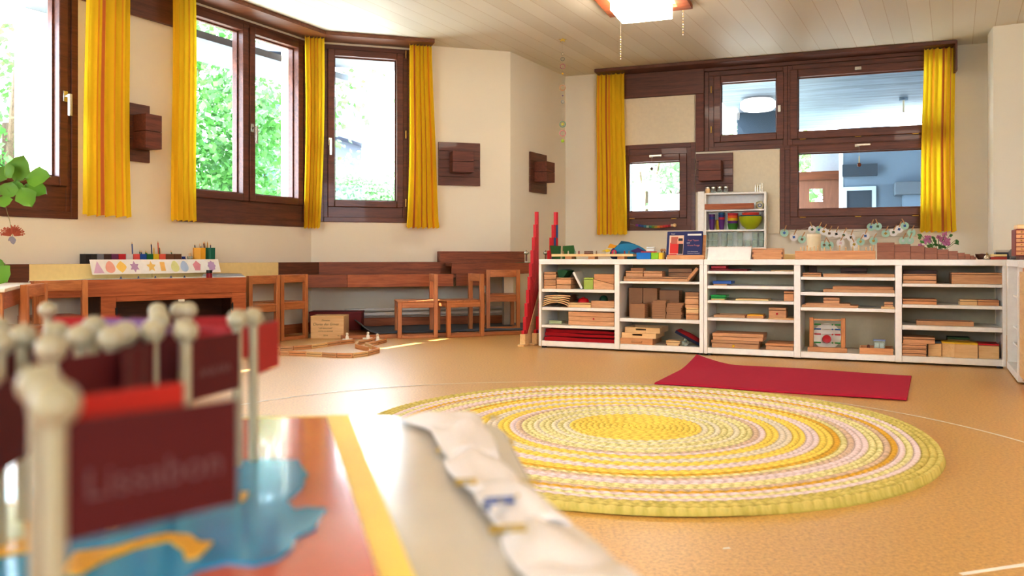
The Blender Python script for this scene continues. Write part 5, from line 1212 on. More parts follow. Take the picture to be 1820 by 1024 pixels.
for i, c in enumerate((CGR, PUR, CYE, COR, CRD)):
    q_ = thing('plastic_bowl', 'deep plastic bowl, %s in the middle nested stack' % ('lowest' if i == 0 else 'topmost' if i == 4 else ORD[i] + ' lowest'), 'bowl', E.w(ex(1302.5), vq + .07, z0), E.a, 'middle bowl stack')
    MB().lathe([(0, 0), (.042, 0), (.053, .06), (.051, .06), (.04, .003), (0, .003)], n=24).build('bowl_body', c, q_); MB().torus((0, 0, .06), .052, .0018, 'z', 24, 5).build('rim', c, q_); z0 += .026
z0 = QZ[1]
for i, (c, R_, hh) in enumerate(((col('lime_bowl', (176, 190, 20), .3), .112, .125), (CTE, .098, .1), (col('red_bowl', (220, 74, 50), .3), .082, .09))):
    q_ = thing('mixing_bowl', ('large lime green mixing bowl on the tall white shelf', 'blue mixing bowl nested in the lime green one', 'red mixing bowl on top of the nested mixing bowls')[i], 'bowl', E.w(E.u(1334, vq + .024), vq + .024, z0), E.a, 'nested mixing bowls')
    MB().lathe([(0, 0), (R_ * .35, 0), (R_ * .75, hh * .3), (R_ * .97, hh * .75), (R_, hh), (R_ - .003, hh), (R_ * .72, hh * .33), (0, .004)], n=32).build('bowl_body', c, q_); MB().torus((0, 0, hh), R_, .003, 'z', 32, 6).build('rim', c, q_); z0 += .036
k = 0
for px in (1262, 1271, 1287, 1298, 1315, 1329, 1342, 1353):
    for lv_ in range(2 if px not in (1329,) else 1):
        lab = 'clear drinking glass, %s from the left, %s row, on the tall white shelf' % (ORD[(1262, 1271, 1287, 1298, 1315, 1329, 1342, 1353).index(px)], ('lower', 'upper')[lv_])
        loc = E.w(ex(px), vq + .07, QZ[2] + .0735 * lv_)
        if k == 0:
            g0 = thing('drinking_glass', lab, 'glass', loc, E.a, 'drinking glasses'); MB().lathe([(0, 0), (.024, 0), (.028, .07), (.0265, .07), (.023, .006), (0, .006)], n=18).build('glass_body', M['glass_item'], g0); MB().torus((0, 0, .07), .0272, .0012, 'z', 18, 5).build('rim', M['glass_item'], g0)
        else: dup(g0, loc, E.a, lab, 'drinking glasses')
        k += 1

# ------------------------------------------------------------------ string of round tags with clothes pegs on the back wall
vt = -.09
tags = [(1394, 414, 'm', 'b'), (1411, 421.5, 'w', 'b'), (1425.5, 425.5, 'm', 'n'), (1443.5, 408, 'w', 'g'), (1455.5, 408.5, 'm', 'b'), (1464, 411.5, 'w', 'y'), (1474, 415, 'w', 'n'), (1486.5, 416, 'w', 'k'), (1499.5, 418, 'w', 'g'), (1512.5, 422, 'w', 'k'), (1518, 434.5, 'w', 'y'), (1529.5, 429.5, 'm', 'y'), (1538, 419.5, 'w', 'b'), (1548, 403.5, 'm', 'b'), (1552.5, 428, 'm', 'y'), (1560, 402.5, 'm', 'g'), (1574, 415, 'm', 'y'), (1588, 413, 'w', 'g'), (1598, 407.5, 'w', 'b'), (1608, 401.5, 'm', 'b'), (1605, 428, 'm', 'w'), (1617, 427.5, 'm', 'w'), (1620, 414, 'm', 'm'), (1494, 432, 'w', 'p'), (1465, 435.5, 'm', 'n'), (1474.5, 436, 'm', 'g')]
tags.sort(key=lambda q: q[0])
TC = {'m': ('mint', col('tag_mint', (188, 222, 206), .8)), 'w': ('white', col('tag_white', (246, 242, 238), .8))}
PC = {'b': ('blue', col('tag_blue', (80, 112, 176), .8)), 'n': ('brown', col('tag_brown', (120, 100, 70), .8)), 'g': ('green', col('tag_green', (96, 116, 80), .8)), 'y': ('ochre', col('tag_ochre', (190, 160, 70), .8)), 'k': ('dark', col('tag_dark', (50, 56, 50), .8)), 'w': ('pale', col('tag_pale', (214, 226, 226), .8)), 'm': ('plain', col('tag_plain', (150, 196, 180), .8)), 'p': ('pinkish', col('tag_pink', (232, 206, 206), .8))}
PEG = wood('clothes_peg_wood', (214, 168, 112), (176, 126, 78), .6, axis=2)
Zt = lambda x, y, v=vt: E.z(x, y, v)
pts = [(1388, 407), (1411, 412), (1436, 404), (1462, 404), (1486, 407), (1512, 412), (1540, 410), (1562, 402), (1590, 404), (1612, 399), (1634, 404)]
o = MB().tube([(E.u(x, vt) - E.u(1388, vt), .012, Zt(x, y)) for x, y in pts], .0012, 5).tube([(E.u(x, vt) - E.u(1388, vt), .014, Zt(x, y)) for x, y in ((1455, 428), (1500, 424), (1555, 420), (1630, 420))], .0012, 5).build('tag_string', WIRE, None, E.w(E.u(1388, vt), vt, 0), E.a)
tag(o, 'thin string carrying the round tags below the wide window', 'string')
rt = 6.9
for k, (x, y, c, pcx) in enumerate(tags):
    Yk = E.Y(E.u(x, vt), vt); r = rt / F * Yk; dv = -.002 * (k % 4)
    t = thing('paper_tag', '%s round tag with a %s picture, %s from the left on the string' % (TC[c][0], PC[pcx][0], ORD[k]), 'tag', E.w(E.u(x, vt) , vt + dv, Zt(x, y)), E.a, 'round tags on the string')
    tl = (k * 37 % 11 - 5) * .05
    MB().cyl((0, 0, 0), (0, .0015, 0), r, None, 22).build('disc', TC[c][1], t, rot=(0, tl, 0)); s_ = r * .3
    MB().rect(-s_, s_, -s_, s_, -.0006).build('picture', PC[pcx][1], t, rot=(0, tl * 3, 0), smooth=False, normals=False)
    dx = (.35 + .1 * (k % 3)) * (1 if k % 5 != 3 else -1); d = Vector((dx, 0, 1)).normalized(); L = 10.5 / F * Yk
    q_ = thing('clothes_peg', 'wooden clothes peg gripping the %s tag from the left on the string' % ORD[k], 'clothes peg', E.w(E.u(x, vt), vt + dv, Zt(x, y) + r * .55), E.a, 'clothes pegs on the tag string')
    for sgn in (-1, 1): MB().box(-.0045, .0045, .004 * sgn - .0025, .004 * sgn + .0025, 0, L).build('peg_arm', PEG, q_, rot=(-.06 * sgn, math.atan2(d.x, d.z), 0), bevel=.001)
    MB().cyl((-.005, 0, 0), (.005, 0, 0), .0028).build('spring', M['metal'], q_, loc=tuple(d * L * .45))
# cream canister in front of the tags
p = E.w(E.u(1446.5, -.3), -.3, 0); pz = S.w(S.u(1446.5, .26), .26, TP)
t = thing('canister', 'cream cylindrical canister standing behind the long peg box', 'canister', pz, S.a)
Yc = S.Y(S.u(1446.5, .26), .26); r = 11.5 / F * Yc; h = (CY - 416) / F * Yc + H - TP
MB().lathe([(0, 0), (r, 0), (r, h * .9), (0, h * .9)], n=28).build('canister_body', col('canister_cream', (230, 214, 178), .6), t); MB().lathe([(0, h * .9), (r * 1.03, h * .9), (r * 1.03, h), (0, h)], n=28).build('lid', col('canister_lid', (236, 222, 190), .6), t)
# bead caterpillar hung under the small window
uq = E.u(1120, -.06); t = thing('bead_caterpillar', 'string of coloured wooden beads hanging under the small window', 'bead string', E.w(uq, -.06, 0), E.a)
BC = [(140, 60, 140), (60, 70, 150), (40, 80, 140), (60, 130, 150), (170, 200, 190), (60, 130, 110), (120, 150, 60), (190, 170, 50), (226, 150, 50), (220, 100, 50), (206, 60, 50), (206, 50, 60), (180, 40, 60), (226, 200, 170)]
for k, c in enumerate(BC):
    x = 1130 + k * 4.8; y = 401.5 + 3 * math.sin(PI * k / 13) - 1; MB().cyl((E.u(x, -.06) - uq, 0, E.z(x, y, -.06)), (E.u(x + 4.4, -.06) - uq, 0, E.z(x + 4.4, y, -.06)), .0135, None, 12).build('bead', col('bead_%d' % k, c), t)
MB().ball((E.u(1199, -.06) - uq, 0, E.z(1199, 400.5, -.06)), .02, 12).build('head_bead', M['palewood'], t)
MB().tube([(0, 0, E.z(1121, 398, -.06)), (E.u(1130, -.06) - uq, 0, E.z(1130, 401, -.06)), (E.u(1200, -.06) - uq, 0, E.z(1200, 401, -.06))], .0015, 5).build('thread', WIRE, t)
# small ornaments hanging from the window handles
for lab, px, y0, y1, r, m in (('little dark cube ornament hanging in the small window', 1158.5, 279, 300, .02, M['dark']), ('little brown ball ornament hanging in the wide lower window', 1527, 260, 293, .02, M['walnut'])):
    t = thing('window_ornament', lab, 'ornament', E.w(E.u(px, -.05), -.05, E.z(px, y0, -.05)), E.a, 'ornaments hanging in the windows'); dz_ = E.z(px, y1, -.05) - E.z(px, y0, -.05)
    MB().cyl((0, 0, 0), (0, 0, dz_), .0012, None, 4).build('thread', WIRE, t); (MB().ball((0, 0, dz_), r, 12) if r and px > 1200 else MB().lathe([(0, -r), (r * 1.1, 0), (0, r)], (0, 0, dz_), 4)).build('bob', m, t)
    if px > 1200: MB().cyl((0, 0, dz_ + .02), (0, 0, dz_ + .085), .004, .003).build('bob_stem', M['brass'], t)

# ------------------------------------------------------------------ floor: line, rug, mat
def circ3(a, b, c):
    ax, ay, bx, by, cx, cy = a.x, a.y, b.x, b.y, c.x, c.y; d = 2 * (ax * (by - cy) + bx * (cy - ay) + cx * (ay - by))
    ux = ((ax * ax + ay * ay) * (by - cy) + (bx * bx + by * by) * (cy - ay) + (cx * cx + cy * cy) * (ay - by)) / d
    uy = ((ax * ax + ay * ay) * (cx - bx) + (bx * bx + by * by) * (ax - cx) + (cx * cx + cy * cy) * (bx - ax)) / d
    return Vector((ux, uy, 0)), math.hypot(ax - ux, ay - uy)
cc, cr = circ3(G(345, 735), G(760, 684.5), G(1820, 786.5))
b = MB(); n = 120
for i in range(n):
    a0, a1 = 2 * PI * i / n, 2 * PI * (i + 1) / n
    b._a([((cr + s) * math.cos(a), (cr + s) * math.sin(a), .0012) for a in (a0, a1) for s in (-.006, .006)], [(0, 1, 3, 2)])
o = b.build('floor_line', col('white_line', (252, 248, 240), .5), None, cc, smooth=False); o['kind'] = 'structure'
for pa, pb in (((1708, 1021), (1900, 992)),):
    A_, B_ = G(*pa), G(*pb); d_ = (B_ - A_); L_ = d_.length
    o = MB().box(0, L_, -.006, .006, 0, .001).build('floor_line', M['white_line'], None, A_, math.atan2(d_.y, d_.x)); o['kind'] = 'structure'
# braided rug
rc = Vector((.465, 3.19, 0)); RR = 1.045
bands = [(.245, 'Y'), (.257, 'W'), (.292, 'P'), (.302, 'W'), (.35, 'P'), (.378, 'W'), (.41, 'P'), (.437, 'B'), (.458, 'K'), (.496, 'Y'), (.504, 'K'), (.535, 'C'), (.593, 'Y'), (.637, 'K'), (.683, 'Y'), (.694, 'O'), (.706, 'W'), (.724, 'P'), (.75, 'B'), (.79, 'K'), (.833, 'P'), (.842, 'B'), (.862, 'O'), (.882, 'K'), (.895, 'O'), (.908, 'P'), (.934, 'K'), (1.1, 'G')]
RC = {'Y': s2l((255, 230, 112)), 'W': s2l((246, 238, 212)), 'P': s2l((244, 236, 180)), 'B': s2l((232, 206, 180)), 'K': s2l((248, 230, 230)), 'C': s2l((242, 232, 214)), 'O': s2l((236, 190, 64)), 'G': s2l((226, 210, 128))}
NR = 46; NA = 960; SG = 4; vs = []; stv = []; rr = random.Random(2); rh = [rr.uniform(.9, 1.1) for _ in range(NR + 1)]
for j in range(NR * SG + 1):
    q_ = j / SG; ring = int(min(NR - 1, q_)); f = q_ - ring if j < NR * SG else 1
    for i in range(NA):
        a = 2 * PI * i / NA; R_ = RR * q_ / NR * (1 + .006 * math.sin(3 * a + 1) * (q_ / NR) + .004 * math.sin(7 * a))
        cyc = max(10, int(2 * PI * ring / NR * RR / .034)); ph_ = cyc * a + (ring % 2) * 1.5
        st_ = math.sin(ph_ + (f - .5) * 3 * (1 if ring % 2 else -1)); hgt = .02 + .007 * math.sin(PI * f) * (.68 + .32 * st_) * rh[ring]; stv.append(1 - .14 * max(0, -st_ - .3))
        wv = .008 * max(0, math.sin(2 * a + .6)) * max(0, q_ / NR - .85) * 6
        if j == NR * SG: hgt = .004
        vs.append((R_ * math.cos(a), R_ * math.sin(a), hgt + wv))
vs += [(RR * math.cos(2 * PI * i / NA), RR * math.sin(2 * PI * i / NA), 0.0) for i in range(NA)]
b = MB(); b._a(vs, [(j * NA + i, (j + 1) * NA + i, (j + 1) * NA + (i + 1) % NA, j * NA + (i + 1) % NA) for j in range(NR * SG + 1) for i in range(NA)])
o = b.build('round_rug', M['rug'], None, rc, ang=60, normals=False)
rr = random.Random(8); mott = {}
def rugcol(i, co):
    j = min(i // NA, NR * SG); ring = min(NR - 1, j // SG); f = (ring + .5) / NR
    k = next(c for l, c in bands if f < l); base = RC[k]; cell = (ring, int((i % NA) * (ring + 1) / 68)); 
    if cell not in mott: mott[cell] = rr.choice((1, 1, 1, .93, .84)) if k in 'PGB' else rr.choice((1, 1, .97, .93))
    m = mott[cell] * (.84 if j % SG == 0 else 1) * (stv[i] if i < len(stv) else .8); return (base[0] * m, base[1] * m, base[2] * m * (m if k in 'PG' else 1), 1)  # ring grooves and stitch dips darkened, their shade put into the colour
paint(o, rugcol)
tag(o, 'large round braided rug with yellow, cream and pink rings on the cork floor', 'rug')
# red floor mat
qm = [G(1163, 684), G(1612, 713.5), G(1620, 671), G(1238, 647)]
c0 = qm[0]
def fm(a, b_):
    p = (qm[0] * (1 - a) + qm[1] * a) * (1 - b_) + (qm[3] * (1 - a) + qm[2] * a) * b_ - c0
    lift = .05 * max(0, 1 - math.hypot(a * 5, (1 - b_) * 2.2)) ** 1.5 + .004 * math.sin(9 * a + 3 * b_) * .5
    return (p.x, p.y, .009 + lift + .002)
o = MB().grid(fm, 60, 14).build('floor_mat', col('crimson_mat', (186, 24, 62), .95, bump=.6), None, c0, normals=False)
s_ = o.modifiers.new('thick', 'SOLIDIFY'); s_.thickness = .009; s_.offset = -1; bv = o.modifiers.new('bevel', 'BEVEL'); bv.width = .003; bv.segments = 2
tag(o, 'crimson rectangular mat on the floor in front of the white shelves', 'mat')
o = MB()._a([(0, 0, .0008), (.02, .002, .0012), (.018, .012, .002), (.004, .01, .001)], [(0, 1, 2, 3)]).build('paper_scrap', M['paper'], None, G(1284, 977), normals=False); tag(o, 'tiny white paper scrap on the cork floor near the rug', 'scrap')
# ------------------------------------------------------------------ foreground table, map, flags, cloth garland
TZ = .535
TW = plain('table_white_laminate', (232, 228, 220), .22); TW.node_tree.nodes['Principled BSDF'].inputs['Coat Weight'].default_value = .25; TW.node_tree.nodes['Principled BSDF'].inputs['Coat Roughness'].default_value = .04
t = thing('low_table', 'low white-topped table in the foreground carrying the flag map', 'table', (-.3, .36, 0), 0)
tpoly = [(-.72, .675), (-.10, .668), (-.045, .655), (-.014, .635), (-.004, .605), (.028, .33), (.052, .04), (.05, -.12), (-.78, -.12)]
loc_ = lambda p: (p[0] + .3, p[1] - .36)
MB().prism([loc_(p) for p in tpoly], TZ - .008, TZ).build('tabletop', TW, t, bevel=.002)
MB().prism([loc_((p[0] * 1.002, p[1])) for p in tpoly], TZ - .03, TZ - .0085).build('table_edge', M['palewood'], t, bevel=.002)
for x, y in ((-.68, .62), (-.08, .60), (-.04, -.06), (-.72, -.06)): MB().cyl((x + .3, y - .36, 0), (x + .3, y - .36, TZ - .03), .02, None, 14).build('leg', M['woodz'], t)
# the map board
MZ = TZ + .006
gm = lambda x, y, z=MZ: G(x, y, z)
SAL = plain('salmon_map', (214, 122, 96), .16); BLU = plain('sea_blue_map', (66, 160, 206), .16); YMP = plain('yellow_map', (255, 230, 112), .5); YPC = plain('map_yellow_piece', (236, 180, 40), .3)
for m_ in (SAL, BLU): m_.node_tree.nodes['Principled BSDF'].inputs['Coat Weight'].default_value = .3; m_.node_tree.nodes['Principled BSDF'].inputs['Coat Roughness'].default_value = .05
o1, o2 = gm(621, 737.0), gm(739, 1024); i1, i2 = gm(586, 745), gm(690, 1100)
c0 = Vector((-.2, .45, TZ))
R2 = lambda v: (v.x - c0.x, v.y - c0.y)
dback = (gm(455, 740.5) - gm(621, 736.6)); dback.z = 0; dback.normalize(); far = o1 + dback * .5; ext = (o2 - o1); ext.z = 0; o3 = o1 + ext * 1.35; far2 = far + ext * 1.35
t = thing('map_board', 'wooden map board with salmon land, blue sea and a yellow border under the red flags', 'map', c0)
MB().prism([R2(o1), R2(o3), R2(far2), R2(far)], .0004, .006).build('yellow_border', YMP, t, bevel=.0008)
bi = gm(583, 742.8); a1 = gm(573, 743.2); 
dI = (gm(672, 1024) - gm(580, 743)); dI.z = 0
j1 = gm(580, 742.4); j2 = j1 + dI * 1.5; k1 = j1 + dback * .47; k2 = k1 + dI * 1.5
MB().prism([R2(j1), R2(j2), R2(k2), R2(k1)], .006, .0068).build('land_panel', SAL, t)
sea = [(436, 822), (456, 820), (492, 820.5), (530, 821), (537, 834), (548, 848), (540, 856), (541, 866), (522, 884), (510, 896), (524, 910), (548, 906), (581, 909), (566, 928), (560, 944), (532, 956), (522, 966), (520, 978), (492, 998), (452, 1008), (402, 1004), (352, 1016), (332, 1030), (250, 1060), (60, 1100), (-200, 1100), (-260, 960), (-120, 880), (80, 868), (160, 850), (250, 838), (340, 832)]
MB().prism([R2(gm(x, y, MZ + .0008)) for x, y in sea], .0068, .0082).build('sea_panel', BLU, t)
for pl in ([(110, 1020), (132, 985), (200, 976), (262, 958), (298, 951), (338, 954), (352, 966), (378, 966), (352, 993), (330, 996), (325, 980), (300, 962), (240, 976), (180, 1000), (140, 1024)], [(428, 878), (441, 876), (436, 888), (428, 894)], [(-40, 900), (60, 890), (70, 980), (-60, 1000)]):
    MB().prism([R2(gm(x, y, MZ + .0022)) for x, y in pl], .0082, .0092).build('yellow_piece', YPC, t)
MB().prism([R2(gm(x, y, MZ + .0022)) for x, y in [(0, 905), (40, 900), (44, 960), (-10, 968)]], .0083, .0096).build('pale_piece', col('pale_piece', (226, 232, 200), .4), t)

# flag pins
POLE = plain('flag_pole_white', (182, 172, 142), .35); FLR = plain('flag_red_shaded', (92, 4, 2), .75); FLB = plain('flag_bright_red', (166, 14, 8), .6); FLO = plain('flag_orange_red', (186, 34, 10), .6); FLV = plain('flag_violet', (128, 92, 138), .55)  # the darkest red carries the shade of flags lit from behind
LET = plain('flag_lettering', (120, 84, 84), .6)
HB = .0347; PB = H - (MZ + .0022)
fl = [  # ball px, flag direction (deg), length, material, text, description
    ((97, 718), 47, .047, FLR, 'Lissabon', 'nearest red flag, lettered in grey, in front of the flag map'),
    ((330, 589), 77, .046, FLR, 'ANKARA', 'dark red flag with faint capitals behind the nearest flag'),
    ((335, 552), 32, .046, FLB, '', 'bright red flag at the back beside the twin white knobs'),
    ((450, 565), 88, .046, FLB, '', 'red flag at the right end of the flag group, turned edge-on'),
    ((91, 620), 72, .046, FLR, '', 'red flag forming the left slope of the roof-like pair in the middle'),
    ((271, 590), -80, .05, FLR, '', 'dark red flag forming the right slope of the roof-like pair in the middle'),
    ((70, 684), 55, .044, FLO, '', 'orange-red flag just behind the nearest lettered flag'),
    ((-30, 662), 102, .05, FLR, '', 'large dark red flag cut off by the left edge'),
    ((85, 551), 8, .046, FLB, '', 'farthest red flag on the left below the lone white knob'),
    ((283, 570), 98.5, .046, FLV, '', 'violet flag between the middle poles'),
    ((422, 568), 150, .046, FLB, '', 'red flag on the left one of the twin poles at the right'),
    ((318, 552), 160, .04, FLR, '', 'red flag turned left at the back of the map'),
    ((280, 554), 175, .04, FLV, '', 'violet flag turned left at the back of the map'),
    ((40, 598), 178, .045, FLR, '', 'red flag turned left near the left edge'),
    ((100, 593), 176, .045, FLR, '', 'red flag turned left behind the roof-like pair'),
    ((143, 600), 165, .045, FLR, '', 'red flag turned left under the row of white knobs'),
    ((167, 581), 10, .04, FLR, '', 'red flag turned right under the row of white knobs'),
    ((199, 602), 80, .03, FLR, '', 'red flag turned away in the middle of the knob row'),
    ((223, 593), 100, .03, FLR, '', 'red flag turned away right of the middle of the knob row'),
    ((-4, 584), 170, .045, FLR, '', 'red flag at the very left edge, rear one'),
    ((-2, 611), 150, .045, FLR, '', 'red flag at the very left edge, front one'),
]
for (bx, by), ang, ln, mat, tx, lab in fl:
    Yb = HB * F / (by - CY); X = (bx - CX) / F * Yb; zb = H - HB; base = MZ + .0022
    zfl = base if True else 0
    t = thing('flag_pin', lab, 'flag', (X, Yb, base), math.radians(ang), 'flags stuck in the map board')
    hh = zb - base
    MB().cyl((0, 0, 0), (0, 0, hh), .0027, None, 14).build('pole', POLE, t); MB().ball((0, 0, hh), .0058, 18).build('knob', POLE, t)
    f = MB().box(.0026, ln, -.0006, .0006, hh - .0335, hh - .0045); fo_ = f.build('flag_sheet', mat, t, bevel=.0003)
    if tx:
        sgn = -.0008; Mx = flat_on_front(ln * .52, sgn, hh - .0335 + (.0125 if tx == 'Lissabon' else .012)); text_obj(tx, .0105 if tx == 'Lissabon' else .007, LET, fo_, Mx)
        MB().box(.0026, ln, -.0009, .0009, hh - .0062, hh - .0045).build('top_hem', mat, fo_)

# garland of white cloths along the right table edge
CLO = plain('white_cloth', (240, 236, 234), .9, bump=.3); tz = TZ
Lk = [(700, 742), (745, 760), (775, 790), (805, 840), (838, 890), (880, 950), (930, 1024), (990, 1110)]
Rk = [(858, 739), (876, 752), (896, 790), (920, 838), (968, 885), (1042, 935), (1142, 1024), (1245, 1110)]
def lerp(tab, f):
    f = max(0, min(.9999, f)) * (len(tab) - 1); i = int(f); g_ = f - i
    return (tab[i][0] * (1 - g_) + tab[i + 1][0] * g_, tab[i][1] * (1 - g_) + tab[i + 1][1] * g_)
breaks = [0, .16, .34, .52, .70, .86, 1.0]
gc = Vector((-.02, .5, tz))
for k in range(6):
    f0, f1 = breaks[k], breaks[k + 1] + (.025 if k < 5 else 0)
    def fn(a, b_, f0=f0, f1=f1, k=k):
        f = f0 + (f1 - f0) * b_; l, r = lerp(Lk, f), lerp(Rk, f); pin = 1 - math.sin(PI * b_) ** .5; l = (l[0] + 12 * pin, l[1]); r = (r[0] - 14 * pin * (k < 5), r[1])
        zc = tz + .0035 + .009 * math.sin(PI * min(1, max(0, a))) * (.5 + .5 * math.sin(PI * b_)) + .0022 * math.sin(9 * a + k * 2) * math.sin(PI * b_ + k) + .0014 * (k % 2) + .001 * b_
        P0, P1 = G(l[0] + 8 * math.sin(7 * f + k), l[1], tz + .004), G(r[0] - 5, r[1], tz + .004)
        p = P0 * (1 - a) + P1 * a
        drop = -.03 * max(0, a - .9) / .1 * .5
        return (p.x - gc.x, p.y - gc.y, zc + drop - tz + (.006 if drop < 0 else 0) * 0)
    t = thing('cloth_square', 'white cloth square draped over the table edge, %s from the back of the garland' % ORD[k], 'cloth', gc, 0, 'white cloth squares of the garland')
    o = MB().grid(fn, 22, 14).build('cloth_fold', CLO, t, normals=False, ang=80); s_ = o.modifiers.new('thick', 'SOLIDIFY'); s_.thickness = .0016; s_.offset = 1
GCL = plain('gold_clip', (196, 164, 70), .4); BCL = plain('blue_clip', (66, 96, 160), .5)
for k, (x, y, ang, L, m, n) in enumerate(((876, 741, 10, 0.009, GCL, 'gold'), (908, 783, 100, .012, GCL, 'gold'), (778, 799, 100, .006, GCL, 'gold'), (828, 855, 10, .011, GCL, 'gold'), (934, 857, 15, .012, GCL, 'gold'), (902, 938, 10, .016, GCL, 'gold'), (888, 888, 12, .014, BCL, 'blue'), (864, 899, 110, .007, BCL, 'blue'), (934, 883, 12, .009, GCL, 'gold'))):
    p = G(x, y, tz + .013); t = thing('cloth_clip', '%s clip on the white cloth garland, %s from the back' % (n, ORD[(0, 1, 2, 3, 4, 8, 6, 7, 5)[k]]), 'clip', p, math.radians(ang), 'clips on the cloth garland')
    MB().box(-L / 2, L / 2, -.0009, .0009, .0, .0012).build('clip_arm', m, t, bevel=.0005); MB().box(-L / 2, L / 2, -.0009, .0009, -.002, -.0006).build('clip_arm', m, t, bevel=.0005); MB().cyl((0, -.002, -.0004), (0, .002, -.0004), .0012).build('spring', M['metal'], t)
p = G(884, 786, TZ); 
# ------------------------------------------------------------------ lamps on the ceiling
NBD0 = plain('rose_grey', (90, 104, 118), .8)
LAMPM2 = emit('next_room_lamp', (255, 246, 236), .5)
LAMPM = emit('lamp_diffuser', (255, 244, 226), 9.0)
def ceiling_lamp(label, loc, rot):
    t = thing('ceiling_lamp', label, 'lamp', loc, rot, 'square ceiling lamps')
    MB().hframe(-.33, .33, -.33, .33, .1, -.035, 0).build('mounting_frame', M['red_wood'], t, bevel=.003)
    MB().box(-.25, .25, -.25, .25, -.005, .0).build('backplate', M['white'], t)
    MB().box(-.198, .198, -.198, .198, -.135, -.02).build('diffuser', LAMPM, t, bevel=.008)
    return t
pl_ = Vector((.5 * (1.257 + .894) - .09, 6.40, CEIL - .004))
lamp = ceiling_lamp('glowing square white ceiling lamp in a reddish wooden frame', pl_, E.a)
lamps = [dup(lamp, Vector((x, y, CEIL - .004)), E.a, 'unseen square white ceiling lamp added towards the %s of the room' % w, 'square ceiling lamps') for x, y, w in ((-1.6, 3.2, 'left side'), (2.2, 2.6, 'middle'), (-2.4, -.6, 'rear left'), (2.8, -1.6, 'rear right'))]  # unseen lamps, added to brighten the room

# ------------------------------------------------------------------ outdoors and the room beyond the back wall
struct(MB().box(-60, 60, -40, 70, -.6, -.5), 'ground', plain('grey_ground', (196, 196, 190), .9), smooth=False)  # unseen ground, greyed so it bounces no green light indoors
def leaf_mat(name, rgb, tr=.45):
    t = NT(name); o = t.noise(t.coords(), 3, 2); c = t.mix(o, s2l(rgb), s2l(tuple(.7 * x for x in rgb)))
    t.base(c).set(Roughness=.5); tl = t.N('BsdfTranslucent'); t.L(c, tl.inputs[0]); mx = t.N('MixShader'); mx.inputs[0].default_value = tr
    t.L(t.b.outputs[0], mx.inputs[1]); t.L(tl.outputs[0], mx.inputs[2]); t.L(mx.outputs[0], t.out.inputs[0]); return t.mat
LM = [leaf_mat('fresh_leaves', (100, 150, 72)), leaf_mat('pale_leaves', (138, 176, 120)), leaf_mat('blue_green_leaves', (104, 152, 130)), leaf_mat('yellow_green_leaves', (140, 170, 84))]
BARK = wood('bark', (110, 90, 70), (70, 56, 44), .9, axis=2)
def foliage(n, rx, ry, rz, size, seed, clump=9):
    r = random.Random(seed); b = MB(); cl = [(r.gauss(0, .55) * rx, r.gauss(0, .55) * ry, r.uniform(-.9, .9) * rz) for _ in range(clump)]
    for _ in range(n):
        c = r.choice(cl); p = Vector((c[0] + r.gauss(0, .32) * rx, c[1] + r.gauss(0, .32) * ry, c[2] + r.gauss(0, .22) * rz))
        s = size * r.uniform(.6, 1.25); d = Vector((r.gauss(0, 1), r.gauss(0, 1), r.gauss(-.5, .7))).normalized(); e = d.orthogonal().normalized(); e = Matrix.Rotation(r.uniform(0, 6.28), 3, d) @ e
        nn = d.cross(e)
        b._a([p, p + d * s * .45 + e * s * .33, p + d * s, p + d * s * .45 - e * s * .33 + nn * s * .08], [(0, 1, 2, 3)])
    return b
def tree(name, label, loc, rx, ry, rz, zc, n, size, mat, seed, group=None, clump=12):
    t = thing(name, label, 'tree' if name != 'shrub' else 'shrub', loc, 0, group)
    f = foliage(n, rx, ry, rz, size, seed, clump).build('foliage', mat, t, loc=(0, 0, zc), smooth=False, normals=False)
    k = MB().tube([(0, 0, 0), (.05, .03, zc * .5), (0, .05, zc)], [.12 * rx, .09 * rx, .05 * rx], 7); r = random.Random(seed + 1)
    for _ in range(5): k.tube([(0, .03, zc * r.uniform(.6, .95)), (r.uniform(-.6, .6) * rx, r.uniform(-.6, .6) * ry, zc + r.uniform(-.2, .6) * rz)], [.045 * rx, .012 * rx], 5)
    k.build('trunk', BARK, t); return t
def at(k, Y): return (k * Y, Y, -.5)
tree('tree', 'leafy tree outside filling the far left window', at(-.60, 11.5), 1.5, 1.5, 1.6, 3.0, 4500, .13, LM[0], 11)
tree('tree', 'bright green leafy tree outside the left pane of the double window', at(-.40, 12.2), 1.5, 1.2, 1.7, 3.5, 6500, .125, LM[0], 12, clump=16)
tree('tree', 'pale green tree outside the right pane of the double window', at(-.315, 13.5), .75, 1.2, 1.6, 2.7, 4200, .125, LM[1], 13, clump=14)
for i, (k, Y, z, s, m) in enumerate(((-.55, 15, 1.5, 1.5, 1), (-.44, 14.0, 1.2, 1.4, 2), (-.37, 14.5, 1.5, 1.5, 1), (-.30, 15.5, 1.7, 1.4, 2), (-.245, 17, 1.9, 1.4, 1))):
    tree('shrub', 'pale sunlit shrub outside, %s from the left in the row beyond the left windows' % ORD[i], at(k, Y), s, 1.0, 1.3, z, 3600, .105, LM[m], 30 + i, 'shrubs beyond the left windows', 14)
for i, (k, Y, z, s) in enumerate(((-.205, 16, 2.2, 1.0), (-.17, 17, 2.35, 1.1), (-.14, 16.5, 2.15, .9))):
    tree('shrub', 'pale sunlit shrub outside the single window, %s from the left' % ORD[i], at(k, Y), s, .9, .62, z, 2400, .09, LM[1], 50 + i, 'shrubs outside the single window', 14)
hp = PY(612, 190, 34.0)
t = thing('house', 'distant house with a blue-grey roof seen through the single window', 'house', (hp.x - .4, 34, -.5), -.25)
MB().box(-2.8, .5, -1.5, 1.5, 0, 5.82).build('wall', col('house_wall', (62, 64, 72), .8), t)
